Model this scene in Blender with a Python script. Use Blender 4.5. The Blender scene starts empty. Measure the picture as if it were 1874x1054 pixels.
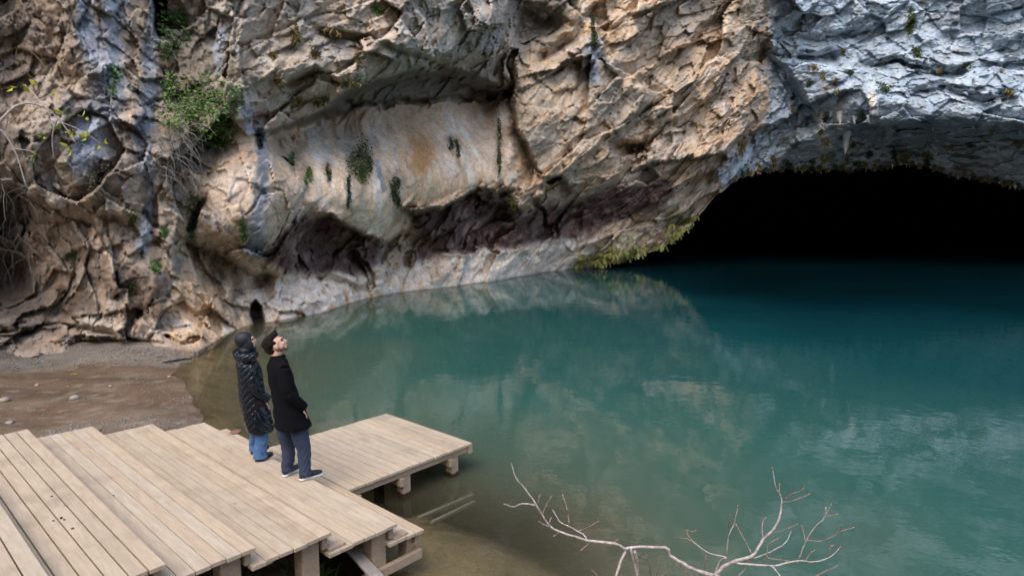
import bpy, bmesh, math, random
import numpy as np
from mathutils import Vector, Matrix
random.seed(7); RNG = np.random.default_rng(11)
S = bpy.context.scene; COL = S.collection
# ------------------------------------------------------------------ camera model (photo is 1874 x 1054)
F = 1146.0; CX, CY = 937.0, 527.0; CZ = 3.67
PITCH = math.atan(134/1146.0); cp, sp = math.cos(PITCH), math.sin(PITCH)
def ray(x, y):
    x = np.asarray(x, float); y = np.asarray(y, float)
    u = (x-CX)/F; v = (CY-y)/F
    return np.stack([u, cp+v*sp, -sp+v*cp], -1)
def at(x, y, Y):
    r = ray(x, y); k = np.asarray(Y, float)/r[..., 1]
    return r*k[..., None] + np.array([0, 0, CZ])
def on(x, y, z=0.0):                 # the point at height z seen at this spot
    r = ray(x, y); k = (z-CZ)/r[..., 2]
    return r*k[..., None] + np.array([0, 0, CZ])
def V(a): return Vector((float(a[0]), float(a[1]), float(a[2])))
cam = bpy.data.cameras.new('camera'); co = bpy.data.objects.new('camera', cam); COL.objects.link(co)
cam.sensor_width = 36; cam.lens = F/1874*36; cam.clip_end = 600; cam.clip_start = .05
co.location = (0, 0, CZ); co.rotation_euler = (math.pi/2-PITCH, 0, 0); S.camera = co
# ------------------------------------------------------------------ noise
def _h(ix, iy, iz, s):
    n = (ix.astype(np.int64)*374761393 + iy.astype(np.int64)*668265263 + iz.astype(np.int64)*2147483647 + s*974634777) & 0xffffffff
    n = ((n ^ (n >> 13))*1274126177) & 0xffffffff
    n = ((n ^ (n >> 16))*2246822519) & 0xffffffff
    return ((n ^ (n >> 15)) & 0xffffff)/float(0xffffff)
def vnoise(P, s=0):
    i = np.floor(P).astype(np.int64); f = P-i; w = f*f*f*(f*(f*6-15)+10)
    r = 0
    for a in (0, 1):
        wa = w[:, 0] if a else 1-w[:, 0]
        for b in (0, 1):
            wb = w[:, 1] if b else 1-w[:, 1]
            for c in (0, 1):
                wc = w[:, 2] if c else 1-w[:, 2]
                r = r + wa*wb*wc*_h(i[:, 0]+a, i[:, 1]+b, i[:, 2]+c, s)
    return r*2-1
def fbm(P, o=4, s=0, g=.5):
    r = 0; a = 1; t = 0
    for k in range(o):
        r = r + a*vnoise(P*(2.03**k)+k*7.3, s+k); t += a; a *= g
    return r/t
def facet(P, s=0, grad=1.0):
    """planar blocks: every cell is a tilted plane"""
    i = np.floor(P).astype(np.int64); n = len(P)
    d1 = np.full(n, 9e9); d2 = np.full(n, 9e9); hgt = np.zeros(n)
    for a in (-1, 0, 1):
        for b in (-1, 0, 1):
            for c in (-1, 0, 1):
                jx, jy, jz = i[:, 0]+a, i[:, 1]+b, i[:, 2]+c
                cx = jx+_h(jx, jy, jz, s); cy = jy+_h(jx, jy, jz, s+1); cz = jz+_h(jx, jy, jz, s+2)
                dx, dy, dz = P[:, 0]-cx, P[:, 1]-cy, P[:, 2]-cz
                d = dx*dx+dy*dy+dz*dz
                near = d < d1
                d2 = np.where(near, d1, np.minimum(d2, d))
                gx = _h(jx, jy, jz, s+3)*2-1; gy = _h(jx, jy, jz, s+4)*2-1; gz = _h(jx, jy, jz, s+5)*2-1
                v = (_h(jx, jy, jz, s+6)*2-1)*.6 + grad*(gx*dx+gy*dy+gz*dz)
                hgt = np.where(near, v, hgt); d1 = np.where(near, d, d1)
    return hgt, np.sqrt(d2)-np.sqrt(d1)
def sstep(a, b, x):
    t = np.clip((x-a)/(b-a), 0, 1); return t*t*(3-2*t)
def sdist(x, y, poly):
    """distance to polyline, side (+ = below / right of its travel direction on screen), parameter"""
    best = np.full(x.shape, 1e9); side = np.zeros(x.shape); par = np.zeros(x.shape)
    p = np.array(poly, float); L = np.hypot(*(p[1:]-p[:-1]).T); tot = L.sum(); acc = 0
    for k in range(len(p)-1):
        ax, ay = p[k]; dx, dy = p[k+1]-p[k]
        t = ((x-ax)*dx+(y-ay)*dy)/(dx*dx+dy*dy); tc = np.clip(t, 0, 1)
        d = np.hypot(x-ax-tc*dx, y-ay-tc*dy)
        m = d < best
        best = np.where(m, d, best); side = np.where(m, np.sign(dx*(y-ay)-dy*(x-ax)), side)
        par = np.where(m, (acc+tc*L[k])/tot, par); acc += L[k]
    return best, side, par
def inside(x, y, poly):
    r = np.zeros(x.shape, bool); n = len(poly)
    for k in range(n):
        x0, y0 = poly[k]; x1, y1 = poly[(k+1) % n]
        c = ((y0 > y) != (y1 > y)) & (x < (x1-x0)*(y-y0)/(y1-y0+1e-9)+x0)
        r ^= c
    return r
def pmask(x, y, poly, soft=12):
    d, _, _ = sdist(x, y, list(poly)+[poly[0]])
    return sstep(-soft, soft, np.where(inside(x, y, poly), d, -d))
def stroke(x, y, poly, w0, w1=None, soft=.5):
    w1 = w0 if w1 is None else w1
    d, _, t = sdist(x, y, poly); w = w0+(w1-w0)*t
    return 1-sstep(1-soft, 1+soft, d/w)
def tps(pts, vals, lam=1e-4):
    pts = np.array(pts, float)/1000; v = np.array(vals, float); n = len(pts)
    def U(r2): return r2*np.log(r2+1e-12)*.5
    K = U(((pts[:, None]-pts[None])**2).sum(-1))+np.eye(n)*lam
    Pm = np.c_[np.ones(n), pts]; A = np.block([[K, Pm], [Pm.T, np.zeros((3, 3))]])
    w = np.linalg.solve(A, np.r_[v, 0, 0, 0])
    def ev(x, y):
        q = np.stack([x, y], -1)/1000; out = np.empty(len(q))
        for s0 in range(0, len(q), 20000):
            b = q[s0:s0+20000]
            out[s0:s0+20000] = U(((b[:, None]-pts[None])**2).sum(-1))@w[:n]+w[n]+b@w[n+1:]
        return out
    return ev
# ------------------------------------------------------------------ materials
def mat(name):
    m = bpy.data.materials.new(name); m.use_nodes = True
    nt = m.node_tree; b = nt.nodes['Principled BSDF']; return m, nt, b
def N(nt, typ, **kw):
    n = nt.nodes.new(typ)
    for k, v in kw.items():
        if k in n.inputs: n.inputs[k].default_value = v
        else: setattr(n, k, v)
    return n
def noise_node(nt, scale, detail=6, rough=.6, vec=None, dist=0):
    n = N(nt, 'ShaderNodeTexNoise'); n.inputs['Scale'].default_value = scale
    n.inputs['Detail'].default_value = detail; n.inputs['Roughness'].default_value = rough; n.inputs['Distortion'].default_value = dist
    if vec is not None: nt.links.new(vec, n.inputs['Vector'])
    return n
def ramp(nt, fac, stops):
    r = nt.nodes.new('ShaderNodeValToRGB'); e = r.color_ramp.elements
    while len(e) < len(stops): e.new(.5)
    for k, (p, c) in enumerate(stops):
        e[k].position = p; e[k].color = (*c, 1) if len(c) == 3 else c
    nt.links.new(fac, r.inputs[0]); return r
def mix(nt, a, b, fac, mode='MIX'):
    m = nt.nodes.new('ShaderNodeMix'); m.data_type = 'RGBA'; m.blend_type = mode
    for sock, v in ((m.inputs[6], a), (m.inputs[7], b), (m.inputs[0], fac)):
        if hasattr(v, 'is_linked'): nt.links.new(v, sock)
        elif isinstance(v, (int, float)): sock.default_value = v
        else: sock.default_value = (*v, 1)
    return m.outputs[2]
def mapping(nt, scale=(1, 1, 1), rot=(0, 0, 0)):
    tc = nt.nodes.new('ShaderNodeTexCoord'); mp = nt.nodes.new('ShaderNodeMapping')
    nt.links.new(tc.outputs['Object'], mp.inputs[0]); mp.inputs['Scale'].default_value = scale; mp.inputs['Rotation'].default_value = rot
    return mp.outputs[0]
def bump(nt, b, h, strength=.5, dist=.02, prev=None):
    n = nt.nodes.new('ShaderNodeBump'); n.inputs['Strength'].default_value = strength; n.inputs['Distance'].default_value = dist
    nt.links.new(h, n.inputs['Height'])
    if prev: nt.links.new(prev.outputs[0], n.inputs['Normal'])
    nt.links.new(n.outputs[0], b.inputs['Normal']); return n
def simple(name, c1, c2, scale=8, rough=.8, bs=.3, bd=.01, spec=.3, stretch=(1, 1, 1), rand=.0):
    m, nt, b = mat(name); v = mapping(nt, stretch)
    n = noise_node(nt, scale, 6, .6, v); r = ramp(nt, n.outputs[0], [(.3, c1), (.7, c2)]); out = r.outputs[0]
    if rand:
        oi = nt.nodes.new('ShaderNodeObjectInfo'); rr = ramp(nt, oi.outputs['Random'], [(0, (1-rand,)*3), (1, (1+rand,)*3)])
        out = mix(nt, out, rr.outputs[0], 1.0, 'MULTIPLY')
    nt.links.new(out, b.inputs['Base Color']); b.inputs['Roughness'].default_value = rough
    b.inputs['Specular IOR Level'].default_value = spec
    if bs: bump(nt, b, noise_node(nt, scale*2.5, 8, .65, v).outputs[0], bs, bd)
    return m
# ------------------------------------------------------------------ mesh helpers
def link(name, me, m=None, parent=None, smooth=False):
    o = bpy.data.objects.new(name, me); COL.objects.link(o)
    if m: me.materials.append(m)
    if parent: o.parent = parent
    if smooth:
        for p in me.polygons: p.use_smooth = True
    return o
def mesh_np(name, verts, faces):
    me = bpy.data.meshes.new(name); me.from_pydata([tuple(v) for v in verts], [], [tuple(f) for f in faces]); me.update(); return me
def grid_faces(nr, nc):
    i = np.arange(nr*nc).reshape(nr, nc)
    return np.stack([i[:-1, :-1], i[:-1, 1:], i[1:, 1:], i[1:, :-1]], -1).reshape(-1, 4)
def fast_grid(name, verts, nr, nc, flip=False):
    me = bpy.data.meshes.new(name); f = grid_faces(nr, nc)
    if flip: f = f[:, ::-1]
    me.vertices.add(len(verts)); me.vertices.foreach_set('co', np.ascontiguousarray(verts, dtype=np.float32).ravel())
    me.loops.add(f.size); me.loops.foreach_set('vertex_index', f.astype(np.int32).ravel())
    me.polygons.add(len(f)); me.polygons.foreach_set('loop_start', np.arange(0, f.size, 4, dtype=np.int32))
    me.update(calc_edges=True); me.validate(); return me
def vcol(me, rgb, name='albedo'):
    a = me.color_attributes.new(name, 'FLOAT_COLOR', 'POINT')
    d = np.ones((len(me.vertices), 4), np.float32); d[:, :3] = rgb; a.data.foreach_set('color', d.ravel())
def tag(o, label=None, cat=None, group=None, kind=None):
    if label: o['label'] = label
    if cat: o['category'] = cat
    if group: o['group'] = group
    if kind: o['kind'] = kind
    return o
def empty(name, loc, label, cat, group=None):
    o = bpy.data.objects.new(name, None); COL.objects.link(o); o.location = loc; o.empty_display_size = .1
    return tag(o, label, cat, group)
def child(name, me, m, parent, smooth=False):      # mesh in world coordinates under a thing at its base
    o = link(name, me, m, None, smooth); o.parent = parent
    o.matrix_parent_inverse = Matrix.Translation(-Vector(parent.location)); return o
# ================================================================== CLIFF
def interp(x, pts):
    p = np.array(pts, float); return np.interp(x, p[:, 0], p[:, 1])
BASE = [(-800, 742), (-400, 712), (-150, 686), (0, 660), (60, 657), (110, 650), (180, 640), (300, 638), (360, 644), (385, 632), (410, 616), (440, 602), (470, 593), (500, 590), (540, 582), (560, 576), (590, 572), (620, 562),
        (680, 546), (740, 535), (800, 528), (860, 521), (920, 511), (1000, 498), (1060, 491), (1090, 487), (1130, 480), (1165, 471), (1200, 458), (1235, 441), (1262, 415), (1285, 388), (1310, 360), (1340, 335), (1370, 320), (1400, 312),
        (1440, 310), (1500, 312), (1560, 311), (1620, 308), (1650, 302), (1690, 304), (1740, 322), (1800, 330), (1874, 344), (1950, 352), (2100, 372), (2300, 410), (2500, 470), (2700, 480)]
xs = np.concatenate([np.linspace(-800, -20, 46)[:-1], np.arange(-20, 1896, 2.3), np.linspace(1896, 2700, 50)[1:]])
t_in = np.linspace(0, 1, 255); yt = np.concatenate([-8-1150*(np.linspace(0, 1, 60)[1:]**1.35)])
nc = len(xs)
lipw = sstep(1070, 1130, xs)*(1-sstep(2420, 2520, xs))        # 1 where the bottom edge hangs over water
yb = interp(xs, BASE)
hang = fbm(np.c_[xs/9, np.zeros(nc), np.zeros(nc)], 3, 5)
yb = yb + np.where(xs > 1300, lipw*4*hang, lipw*2*hang)
rows = [yb+(-8-yb)*t for t in t_in]+[np.full(nc, v) for v in yt]
PX = np.tile(xs, (len(rows), 1)); PY = np.array(rows); nr = len(rows)
x, y = PX.ravel(), PY.ravel()
ctl = []
for bx, by in BASE:
    if bx <= 1060: ctl.append((bx, by, float(on(bx, by, .12 if bx < 380 else 0)[1])))
ctl += [(0, 600, 16.6), (0, 500, 18.4), (0, 400, 17.5), (0, 250, 16.5), (0, 100, 16.8), (0, 0, 16.6), (-300, 500, 13.5), (-300, 200, 13.2), (-300, 0, 13.2), (-700, 500, 11), (-700, 0, 11),
 (100, 560, 17.6), (100, 450, 18), (120, 330, 17), (120, 150, 17.2), (120, 0, 16.9), (200, 600, 17.0), (200, 555, 17.5), (230, 515, 17.2), (250, 430, 18), (250, 300, 18), (250, 100, 18.3), (250, 0, 18.2),
 (330, 600, 17.4), (330, 540, 18), (335, 430, 18.9), (340, 300, 19.2), (340, 150, 19.6), (330, 30, 20), (400, 590, 19.0), (400, 540, 20.0), (400, 490, 20.8), (400, 430, 19.6), (400, 330, 19.5), (420, 200, 20), (420, 80, 19.6), (420, 0, 19.2),
 (470, 565, 21.6), (480, 510, 22.4), (480, 430, 20.3), (480, 300, 20.7), (490, 180, 20.7), (500, 80, 20.2), (500, 0, 19.8), (560, 530, 23.6), (560, 490, 24.4), (560, 440, 24.6), (560, 380, 22.8), (560, 300, 23.2), (560, 235, 23.8),
 (560, 160, 21.3), (560, 50, 20.6), (650, 510, 26.2), (650, 470, 26.8), (650, 430, 25.7), (650, 370, 24.3), (650, 290, 25.2), (650, 220, 26), (650, 150, 22.6), (650, 60, 21.6), (720, 500, 29), (720, 460, 29.3), (710, 410, 27), (740, 350, 27.3),
 (740, 260, 28.3), (740, 200, 29.2), (740, 125, 24.5), (740, 50, 23.2), (800, 490, 31.3), (800, 450, 31.8), (820, 400, 31.2), (820, 350, 30), (820, 270, 31), (820, 195, 32), (820, 115, 27), (820, 40, 25.8), (900, 480, 35.0), (900, 430, 35.6),
 (900, 370, 33.6), (900, 300, 33.6), (900, 200, 34.8), (900, 120, 31), (900, 30, 28.5), (960, 450, 37), (960, 380, 36), (960, 300, 34.2), (960, 200, 33.6), (960, 100, 34.2), (960, 20, 33.5), (1030, 455, 40.3), (1040, 400, 40), (1040, 330, 36.8),
 (1040, 220, 34.8), (1040, 120, 34.3), (1040, 30, 34.6), (1130, 465, 43.5), (1130, 400, 42.4), (1130, 320, 39), (1130, 200, 37), (1130, 80, 36), (1130, 0, 35), (1230, 425, 45.5), (1230, 370, 43), (1230, 280, 40.7), (1230, 150, 38.5), (1230, 0, 37),
 (1330, 345, 47), (1330, 290, 43.8), (1330, 200, 41.2), (1330, 80, 39.5), (1400, 312, 51), (1400, 250, 47), (1400, 150, 43.4), (1400, 50, 41.5), (1500, 310, 53), (1500, 260, 48), (1500, 200, 45), (1500, 100, 42), (1500, 0, 40),
 (1600, 300, 53), (1600, 260, 48), (1600, 220, 43.5), (1600, 100, 41), (1600, 0, 39.5), (1700, 300, 52.5), (1700, 260, 47.5), (1700, 220, 42.5), (1700, 100, 40), (1700, 0, 38.5), (1800, 325, 52), (1800, 280, 47.5), (1800, 235, 42), (1800, 100, 39),
 (1800, 0, 37.5), (1900, 345, 51), (1900, 280, 46), (1900, 230, 41), (1900, 100, 38), (1900, 0, 36), (2200, 390, 50), (2200, 200, 38), (2200, 0, 34), (2500, 470, 44), (2500, 200, 34), (2700, 480, 40)]
for yy, k, add in ((-300, 0, 0), (-700, 1, 1.5), (-1150, 1, 4.5)):
    for xx, d in ((-700, 11), (-300, 13), (0, 15.6), (250, 17.5), (400, 18), (560, 19.8), (700, 21.5), (850, 25), (1000, 31), (1200, 34.5), (1400, 37), (1600, 36.5), (1800, 34.5), (2000, 32.5), (2500, 29)):
        ctl.append((xx, yy, d+add))
q = tps([(a, b) for a, b, _ in ctl], [1/c for _, _, c in ctl], 3e-6)(x, y)
D = 1/np.clip(q, 1/75, 1/9)
D *= 1+.00034*np.clip(300-y, 0, 2000)*(1-.45*sstep(1300, 1450, x)*0)
D += sstep(1290, 1620, x)*3.0*sstep(240, 60, y)
# warp screen position a little so that every designed edge is ragged
P0 = at(x, y, D)
w1 = fbm(P0*1.1, 4, 21); w2 = fbm(P0*1.1+31, 4, 22)
wx, wy = x+w1*11, y+w2*11
def ledge(poly, amp, w1, L, side=1, taper=.12, w=None):
    """rock behind one side of an edge falls back by amp within w1 and comes forward again over L"""
    d, s, t = sdist(wx, wy, poly); d = d*(s*side > 0)
    prof = np.where(d < w1, d/w1, np.exp(-np.clip(d-w1, 0, 1e4)/L))
    end = sstep(0, taper, t)*(1-sstep(1-taper, 1, t))
    far = (t > .001) & (t < .999)
    return amp*prof*end*far
R = np.zeros_like(D)
R += ledge([(470, 246), (510, 230), (560, 207), (612, 190), (645, 157), (700, 142), (760, 126), (810, 120), (850, 128), (880, 142), (935, 160)], 3.0, 22, 46, taper=.06)
R += ledge([(560, 388), (600, 391), (644, 413), (692, 442), (740, 421), (760, 400)], 1.7, 8, 50)
R += ledge([(728, 368), (760, 385), (818, 372), (860, 351), (911, 340), (950, 345)], 1.8, 8, 45)
R += ledge([(338, 425), (370, 450), (400, 462), (430, 478), (470, 497), (510, 500)], 1.5, 9, 30)
R += ledge([(900, 480), (935, 90), (938, 170), (945, 210), (960, 250), (985, 300), (1003, 335)][1:], 2.0, 8, 24, side=1)
R += ledge([(1400, 60), (1440, 112), (1475, 166), (1515, 236)], 1.8, 20, 60, side=1)
R += ledge([(1500, 236), (1560, 222), (1620, 238), (1690, 222), (1740, 246), (1800, 236), (1874, 226), (1960, 230)], 2.2, 30, 60)
R += ledge([(1402, -60), (1400, 0), (1404, 90), (1400, 150), (1398, 235)], .1, 16, 60, side=-1)
for pl, a in (([(1130, 275), (1210, 232), (1290, 182), (1400, 98)], 1.0), ([(1200, 372), (1290, 300), (1350, 248), (1405, 205)], 1.1), ([(1240, 88), (1290, 40), (1345, -20)], 1.2), ([(960, 120), (1040, 60), (1090, -10)], .8), ([(1010, 330), (1100, 250), (1160, 215), (1230, 150)], .7),
              ([(1150, 155), (1210, 110), (1260, 60)], .6), ([(1300, 245), (1350, 190), (1400, 160)], .8)):
    R += ledge(pl, a, 14, 20, taper=.25)
R += ledge([(1105, 262), (1140, 250), (1185, 256), (1200, 275)], 1.6, 14, 45, taper=.2)
R += ledge([(970, 345), (1010, 322), (1040, 330), (1060, 350)], 1.4, 10, 22, taper=.2)
R += ledge([(500, 160), (530, 135), (575, 122), (610, 130), (650, 152)], 1.1, 14, 20, taper=.2)
R += ledge([(570, 40), (610, 52), (660, 58), (690, 50)], .9, 12, 20, taper=.2)
R += ledge([(690, 62), (730, 85), (790, 105), (840, 108)], .8, 10, 20, taper=.2)
R += ledge([(945, -20), (930, 10), (920, 60), (935, 100)], 1.6, 20, 60, side=-1, taper=.15)
R += ledge([(-40, 590), (20, 604), (70, 598)], .9, 7, 10); R += ledge([(120, 622), (160, 612), (185, 628)], .9, 7, 8)
R += ledge([(150, 590), (200, 600), (240, 615), (290, 622)], .6, 9, 14); R += ledge([(300, 608), (330, 625), (370, 622)], .5, 6, 10)
R += ledge([(190, 545), (230, 520), (262, 532), (282, 566), (250, 590)], .7, 9, 30)
R += ledge([(180, 380), (230, 400), (270, 380)], .4, 8, 20); R += ledge([(60, 400), (150, 395), (180, 405)], .4, 8, 14)
R += ledge([(500, 560), (520, 520), (560, 500), (600, 505), (660, 520), (690, 505)], .7, 8, 16)
R += ledge([(600, 470), (640, 445), (680, 455)], .6, 8, 16); R += ledge([(790, 470), (830, 460), (900, 455), (980, 443)], -.6, 6, 20)
R += ledge([(1420, 50), (1500, 62), (1560, 50), (1600, 35)], .6, 12, 25); R += ledge([(1560, 110), (1640, 100), (1720, 118), (1790, 108)], .9, 16, 26, taper=.2)
R += ledge([(1640, 160), (1720, 150), (1800, 172), (1874, 160)], .8, 14, 22, taper=.2); R += ledge([(1440, 95), (1500, 92), (1540, 86)], .7, 12, 20, taper=.2)
# crevices and holes (real depth; cavelet and top cleft are painted dark too)
def hole(poly, r0, r1, amp):
    return amp*stroke(wx, wy, poly, r0, r1, .55)
CAVELET = [(457, 557), (467, 549), (478, 562), (484, 592), (466, 594), (456, 577)]
R += 2.0*pmask(x+w1*4, y+w2*4, CAVELET, 3)
R += hole([(938, 95), (936, 150), (930, 172)], 8, 5, 2.2) + hole([(900, 178), (930, 168)], 4, 6, .8)
R += hole([(20, 380), (10, 450), (20, 520)], 30, 40, 1.2) + hole([(150, 628), (178, 634)], 8, 6, 1.2)
R += hole([(372, 365), (360, 390), (352, 420)], 6, 7, .5) + hole([(290, 0), (296, 60)], 12, 6, 1.6)
R += hole([(640, 190), (700, 188), (800, 182), (880, 182)], 5, 6, .8)
R += hole([(752, 392), (700, 400), (720, 430)][:1]+[(700, 455), (690, 470)], 14, 12, .7)
R += hole([(1005, 330), (1020, 328)], 8, 5, 1.2)
R += hole([(975, 365), (1000, 410), (1018, 432)], 4, 4, .7)
# block and strata relief
blk = np.array([1.0]); smooth_w = pmask(wx, wy, [(500, 235), (640, 195), (900, 185), (935, 210), (925, 330), (860, 345), (800, 380), (740, 372), (745, 420), (690, 440), (640, 410), (590, 380), (560, 330), (560, 260)], 14)
smooth_l = pmask(wx, wy, [(395, 295), (480, 245), (560, 262), (575, 380), (510, 430), (480, 462), (385, 420), (372, 350)], 18)
blue_w = sstep(-12, 12, wx+w2*16+12*fbm(P0*2.2, 4, 33)-1404)*1.0
blue_w = np.maximum(blue_w, pmask(wx, wy, [(1402, 225), (1310, 320), (1330, 345), (1410, 330), (1460, 280)], 10))
left_w = 1-sstep(380, 470, x)
und_w = pmask(wx, wy, [(1400, 250), (1520, 240), (1640, 245), (1874, 240), (2200, 240), (2200, 420), (1874, 350), (1400, 320)], 20)
# strata frame: beds dip from upper right to lower left on the centre mass
ang = math.radians(38); ca, sa = math.cos(ang), math.sin(ang)
P1 = at(x, y, np.maximum(D+R*np.clip(D/30, .6, 1.35), 8))
wpt = P1+np.stack([fbm(P0*.35, 3, 1), fbm(P0*.35, 3, 2), fbm(P0*.35, 3, 3)], -1)*.35+np.stack([fbm(P0*2, 3, 4), fbm(P0*2, 3, 6), fbm(P0*2, 3, 7)], -1)*.03
A_ = wpt[:, 0]*ca*.8+wpt[:, 1]*ca*.6+wpt[:, 2]*sa; B_ = -(wpt[:, 0]*.8+wpt[:, 1]*.6)*sa+wpt[:, 2]*ca; C_ = wpt[:, 0]*-.6+wpt[:, 1]*.8
Qc = np.stack([A_*.45, B_*1.15, C_*.7], -1); Ql = np.stack([wpt[:, 0]*1.9+wpt[:, 2]*.3, wpt[:, 1]*1.6, wpt[:, 2]*1.35-wpt[:, 0]*.5], -1); Qb = np.stack([wpt[:, 0]*.85+wpt[:, 2]*.4, wpt[:, 1]*.9, wpt[:, 2]*1.25-wpt[:, 0]*.45], -1)
amp_w = 1-.93*smooth_w; amp_w *= 1-.1*und_w; amp_w *= 1-.7*pmask(wx, wy, [(500, 240), (600, 197), (650, 157), (780, 127), (860, 128), (915, 145), (925, 172), (860, 182), (690, 190), (640, 205)], 7); amp_w *= 1-.5*smooth_l; amp_w *= 1-.4*blue_w; amp_w *= 1-.45*pmask(wx, wy, [(500, 520), (600, 500), (690, 505), (790, 472), (900, 456), (1060, 432), (1060, 500), (900, 530), (600, 590), (490, 600)], 9)
rel = np.zeros_like(D); nd = np.zeros_like(D)
mid_w = (1-left_w)*(1-sstep(900, 980, wx)); base_zone = pmask(wx, wy, [(-300, 470), (330, 470), (500, 520), (480, 660), (-300, 700)], 30)
Qm = np.stack([A_*.8, B_*1.75, C_*1.2], -1)
frames = ((Qm, mid_w*(1-blue_w), 300), (Qc, (1-left_w-mid_w)*(1-blue_w), 0), (Ql, left_w*(1-blue_w), 500), (Qb, blue_w, 900))
for Qf, wf, so_ in frames:
    ix = np.where(wf > .002)[0]; q_ = Qf[ix]; r_ = np.zeros(len(ix))
    for sc, am, sd in ((.21, .80, 42), (.47, .50, 50), (1.05, .235, 60), (2.3, .10, 70), (5.0, .040, 80)):
        h, e = facet(q_*sc+sd, sd+so_, 1.7)
        r_ += am*h + am*.15*(1-sstep(0, .045, e))
    r_ += .03*fbm(q_*3.2, 4, 91, .6)
    rel[ix] += wf[ix]*r_; nd[ix] += wf[ix]*fbm(q_*1.2, 5, 105, .6)
rel *= amp_w*(1+.05*left_w-.15*base_zone); rel += .35*fbm(P0*.25, 3, 90)*(1-.6*smooth_w)
# smooth slab: soft vertical flutes
fl = fbm(np.stack([P0[:, 0]*1.6, P0[:, 1]*1.6, P0[:, 2]*.12], -1), 4, 95); rel += smooth_w*.22*fl
rel += smooth_w*.10*fbm(P0*1.3, 5, 96, .6)
fl2 = fbm(np.stack([P0[:, 0]*1.1, P0[:, 1]*1.1, P0[:, 2]*.18], -1), 4, 97); rel += left_w*.5*fl2
bas = sstep(0, 26, yb.repeat(1)[np.tile(np.arange(nc), nr)]-y)      # calm relief at the waterline
lw = np.tile(lipw, nr)
rel *= np.maximum(.35+.65*bas, lw)
scale = np.clip(D/30, .6, 1.35)
DD = D+R*scale+rel*scale
DD = np.maximum(DD, 8)
PV = at(x, y, DD)
G = PV.reshape(nr, nc, 3)
# bottom rows: below water where the rock meets it, folded back into the cave where it hangs
def foldrow(dy, dd, zdrop):
    b = G[0].copy(); hangp = at(xs+(-10 if True else 0)*lipw*dd/4*(xs < 1420), yb-dy, DD.reshape(nr, nc)[0]+dd)
    low = b.copy(); low[:, 2] = -zdrop
    return low*(1-lipw)[:, None]+hangp*lipw[:, None]
extra = [foldrow(16, 40, 3.5), foldrow(14, 18, 2.5), foldrow(9, 5, 1.2), foldrow(3, 1.0, .5)]
G = np.concatenate([np.array(extra), G], 0)
# close the mountain: plateau behind the top row, then down at the back
top = G[-1].copy(); b1 = top.copy(); b1[:, 1] += 40; b1[:, 2] += 6; b2 = top.copy(); b2[:, 1] = 220; b2[:, 2] = 60; b2[:, 0] *= 2.2; b3 = b2.copy(); b3[:, 2] = -4
G = np.concatenate([G, b1[None], b2[None], b3[None]], 0)
Lc = G[:, :1].copy(); Lc[:, :, 0] = -170; Lc[:, :, 1] = 220; Rc = G[:, -1:].copy(); Rc[:, :, 0] = 330; Rc[:, :, 1] = 220
G = np.concatenate([Lc, G, Rc], 1)
NR = G.shape[0]; NCC = nc+2
# --- rock colours (linear albedo)
def c(r, g, b): return np.array([r, g, b])
n1 = fbm(P0*.5, 4, 101); n2 = fbm(P0*1.6, 4, 102); n3 = fbm(P0*.22+9, 3, 103); vs = fbm(np.stack([P0[:, 0]*1.6, P0[:, 1]*1.6, P0[:, 2]*.10], -1), 4, 104)
def lerp(C, new, m): m = np.clip(m, 0, 1)[:, None]; return C*(1-m)+new*m
C = np.tile(c(.46, .34, .225), (len(x), 1))
C = lerp(C, c(.36, .30, .235), sstep(-.1, .35, n1+.4*n2))               # greyer limestone
C = lerp(C, c(.44, .28, .15), sstep(.12, .5, n2*.6+n3*.7)*.6)                 # iron
C = lerp(C, c(.55, .46, .36), sstep(.05, .4, -n2+.3*nd)*.6)
C = lerp(C, c(.17, .145, .12), sstep(.22, .42, nd)*.45)
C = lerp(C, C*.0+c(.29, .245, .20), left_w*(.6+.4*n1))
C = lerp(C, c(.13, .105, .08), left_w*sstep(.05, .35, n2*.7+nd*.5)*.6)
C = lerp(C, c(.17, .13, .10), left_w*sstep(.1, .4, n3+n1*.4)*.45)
grey_top = pmask(wx, wy, [(340, -300), (950, -300), (950, 110), (880, 140), (650, 160), (480, 235), (400, 180), (350, 90)], 30)
C = lerp(C, c(.40, .355, .30)+.0*C, grey_top*(.65+.5*n1))
C = lerp(C, c(.22, .20, .18), grey_top*sstep(.1, .4, n2+.3*nd)*.5)
C = lerp(C, lerp(np.tile(c(.52, .37, .24), (len(x), 1)), c(.56, .45, .35), sstep(-.1, .3, vs)), smooth_l*.8)
# smooth slab
C = lerp(C, lerp(lerp(np.tile(c(.72, .51, .335), (len(x), 1)), c(.76, .64, .53), sstep(-.05, .3, vs)), c(.56, .42, .30), sstep(.1, .4, -vs)*.5), smooth_w)
C = lerp(C, c(.62, .36, .15), stroke(wx+n2*14, wy, [(765, 245), (768, 300), (780, 370)], 40, 60, .9)*.55*smooth_w)
C = lerp(C, c(.46, .21, .055), stroke(wx+n2*14, wy, [(768, 262), (770, 285), (766, 305)], 20, 17, .7)*.9*smooth_w)
C = lerp(C, c(.46, .29, .16), stroke(wx, wy, [(700, 215), (780, 225), (800, 260)], 34, 26, .8)*.45*smooth_w)
C = lerp(C, c(.50, .33, .17), stroke(wx, wy, [(760, 360), (830, 345), (900, 335)], 22, 12, .8)*.5)
for sx, w in ((640, 7), (660, 5), (690, 4), (612, 5), (735, 3), (866, 3)):
    C = lerp(C, c(.62, .58, .53), stroke(x+w2*7, y, [(sx-18, 250+sx % 40), (sx+12, 410)], w, w*.6, .6)*.5*smooth_w)
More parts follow.
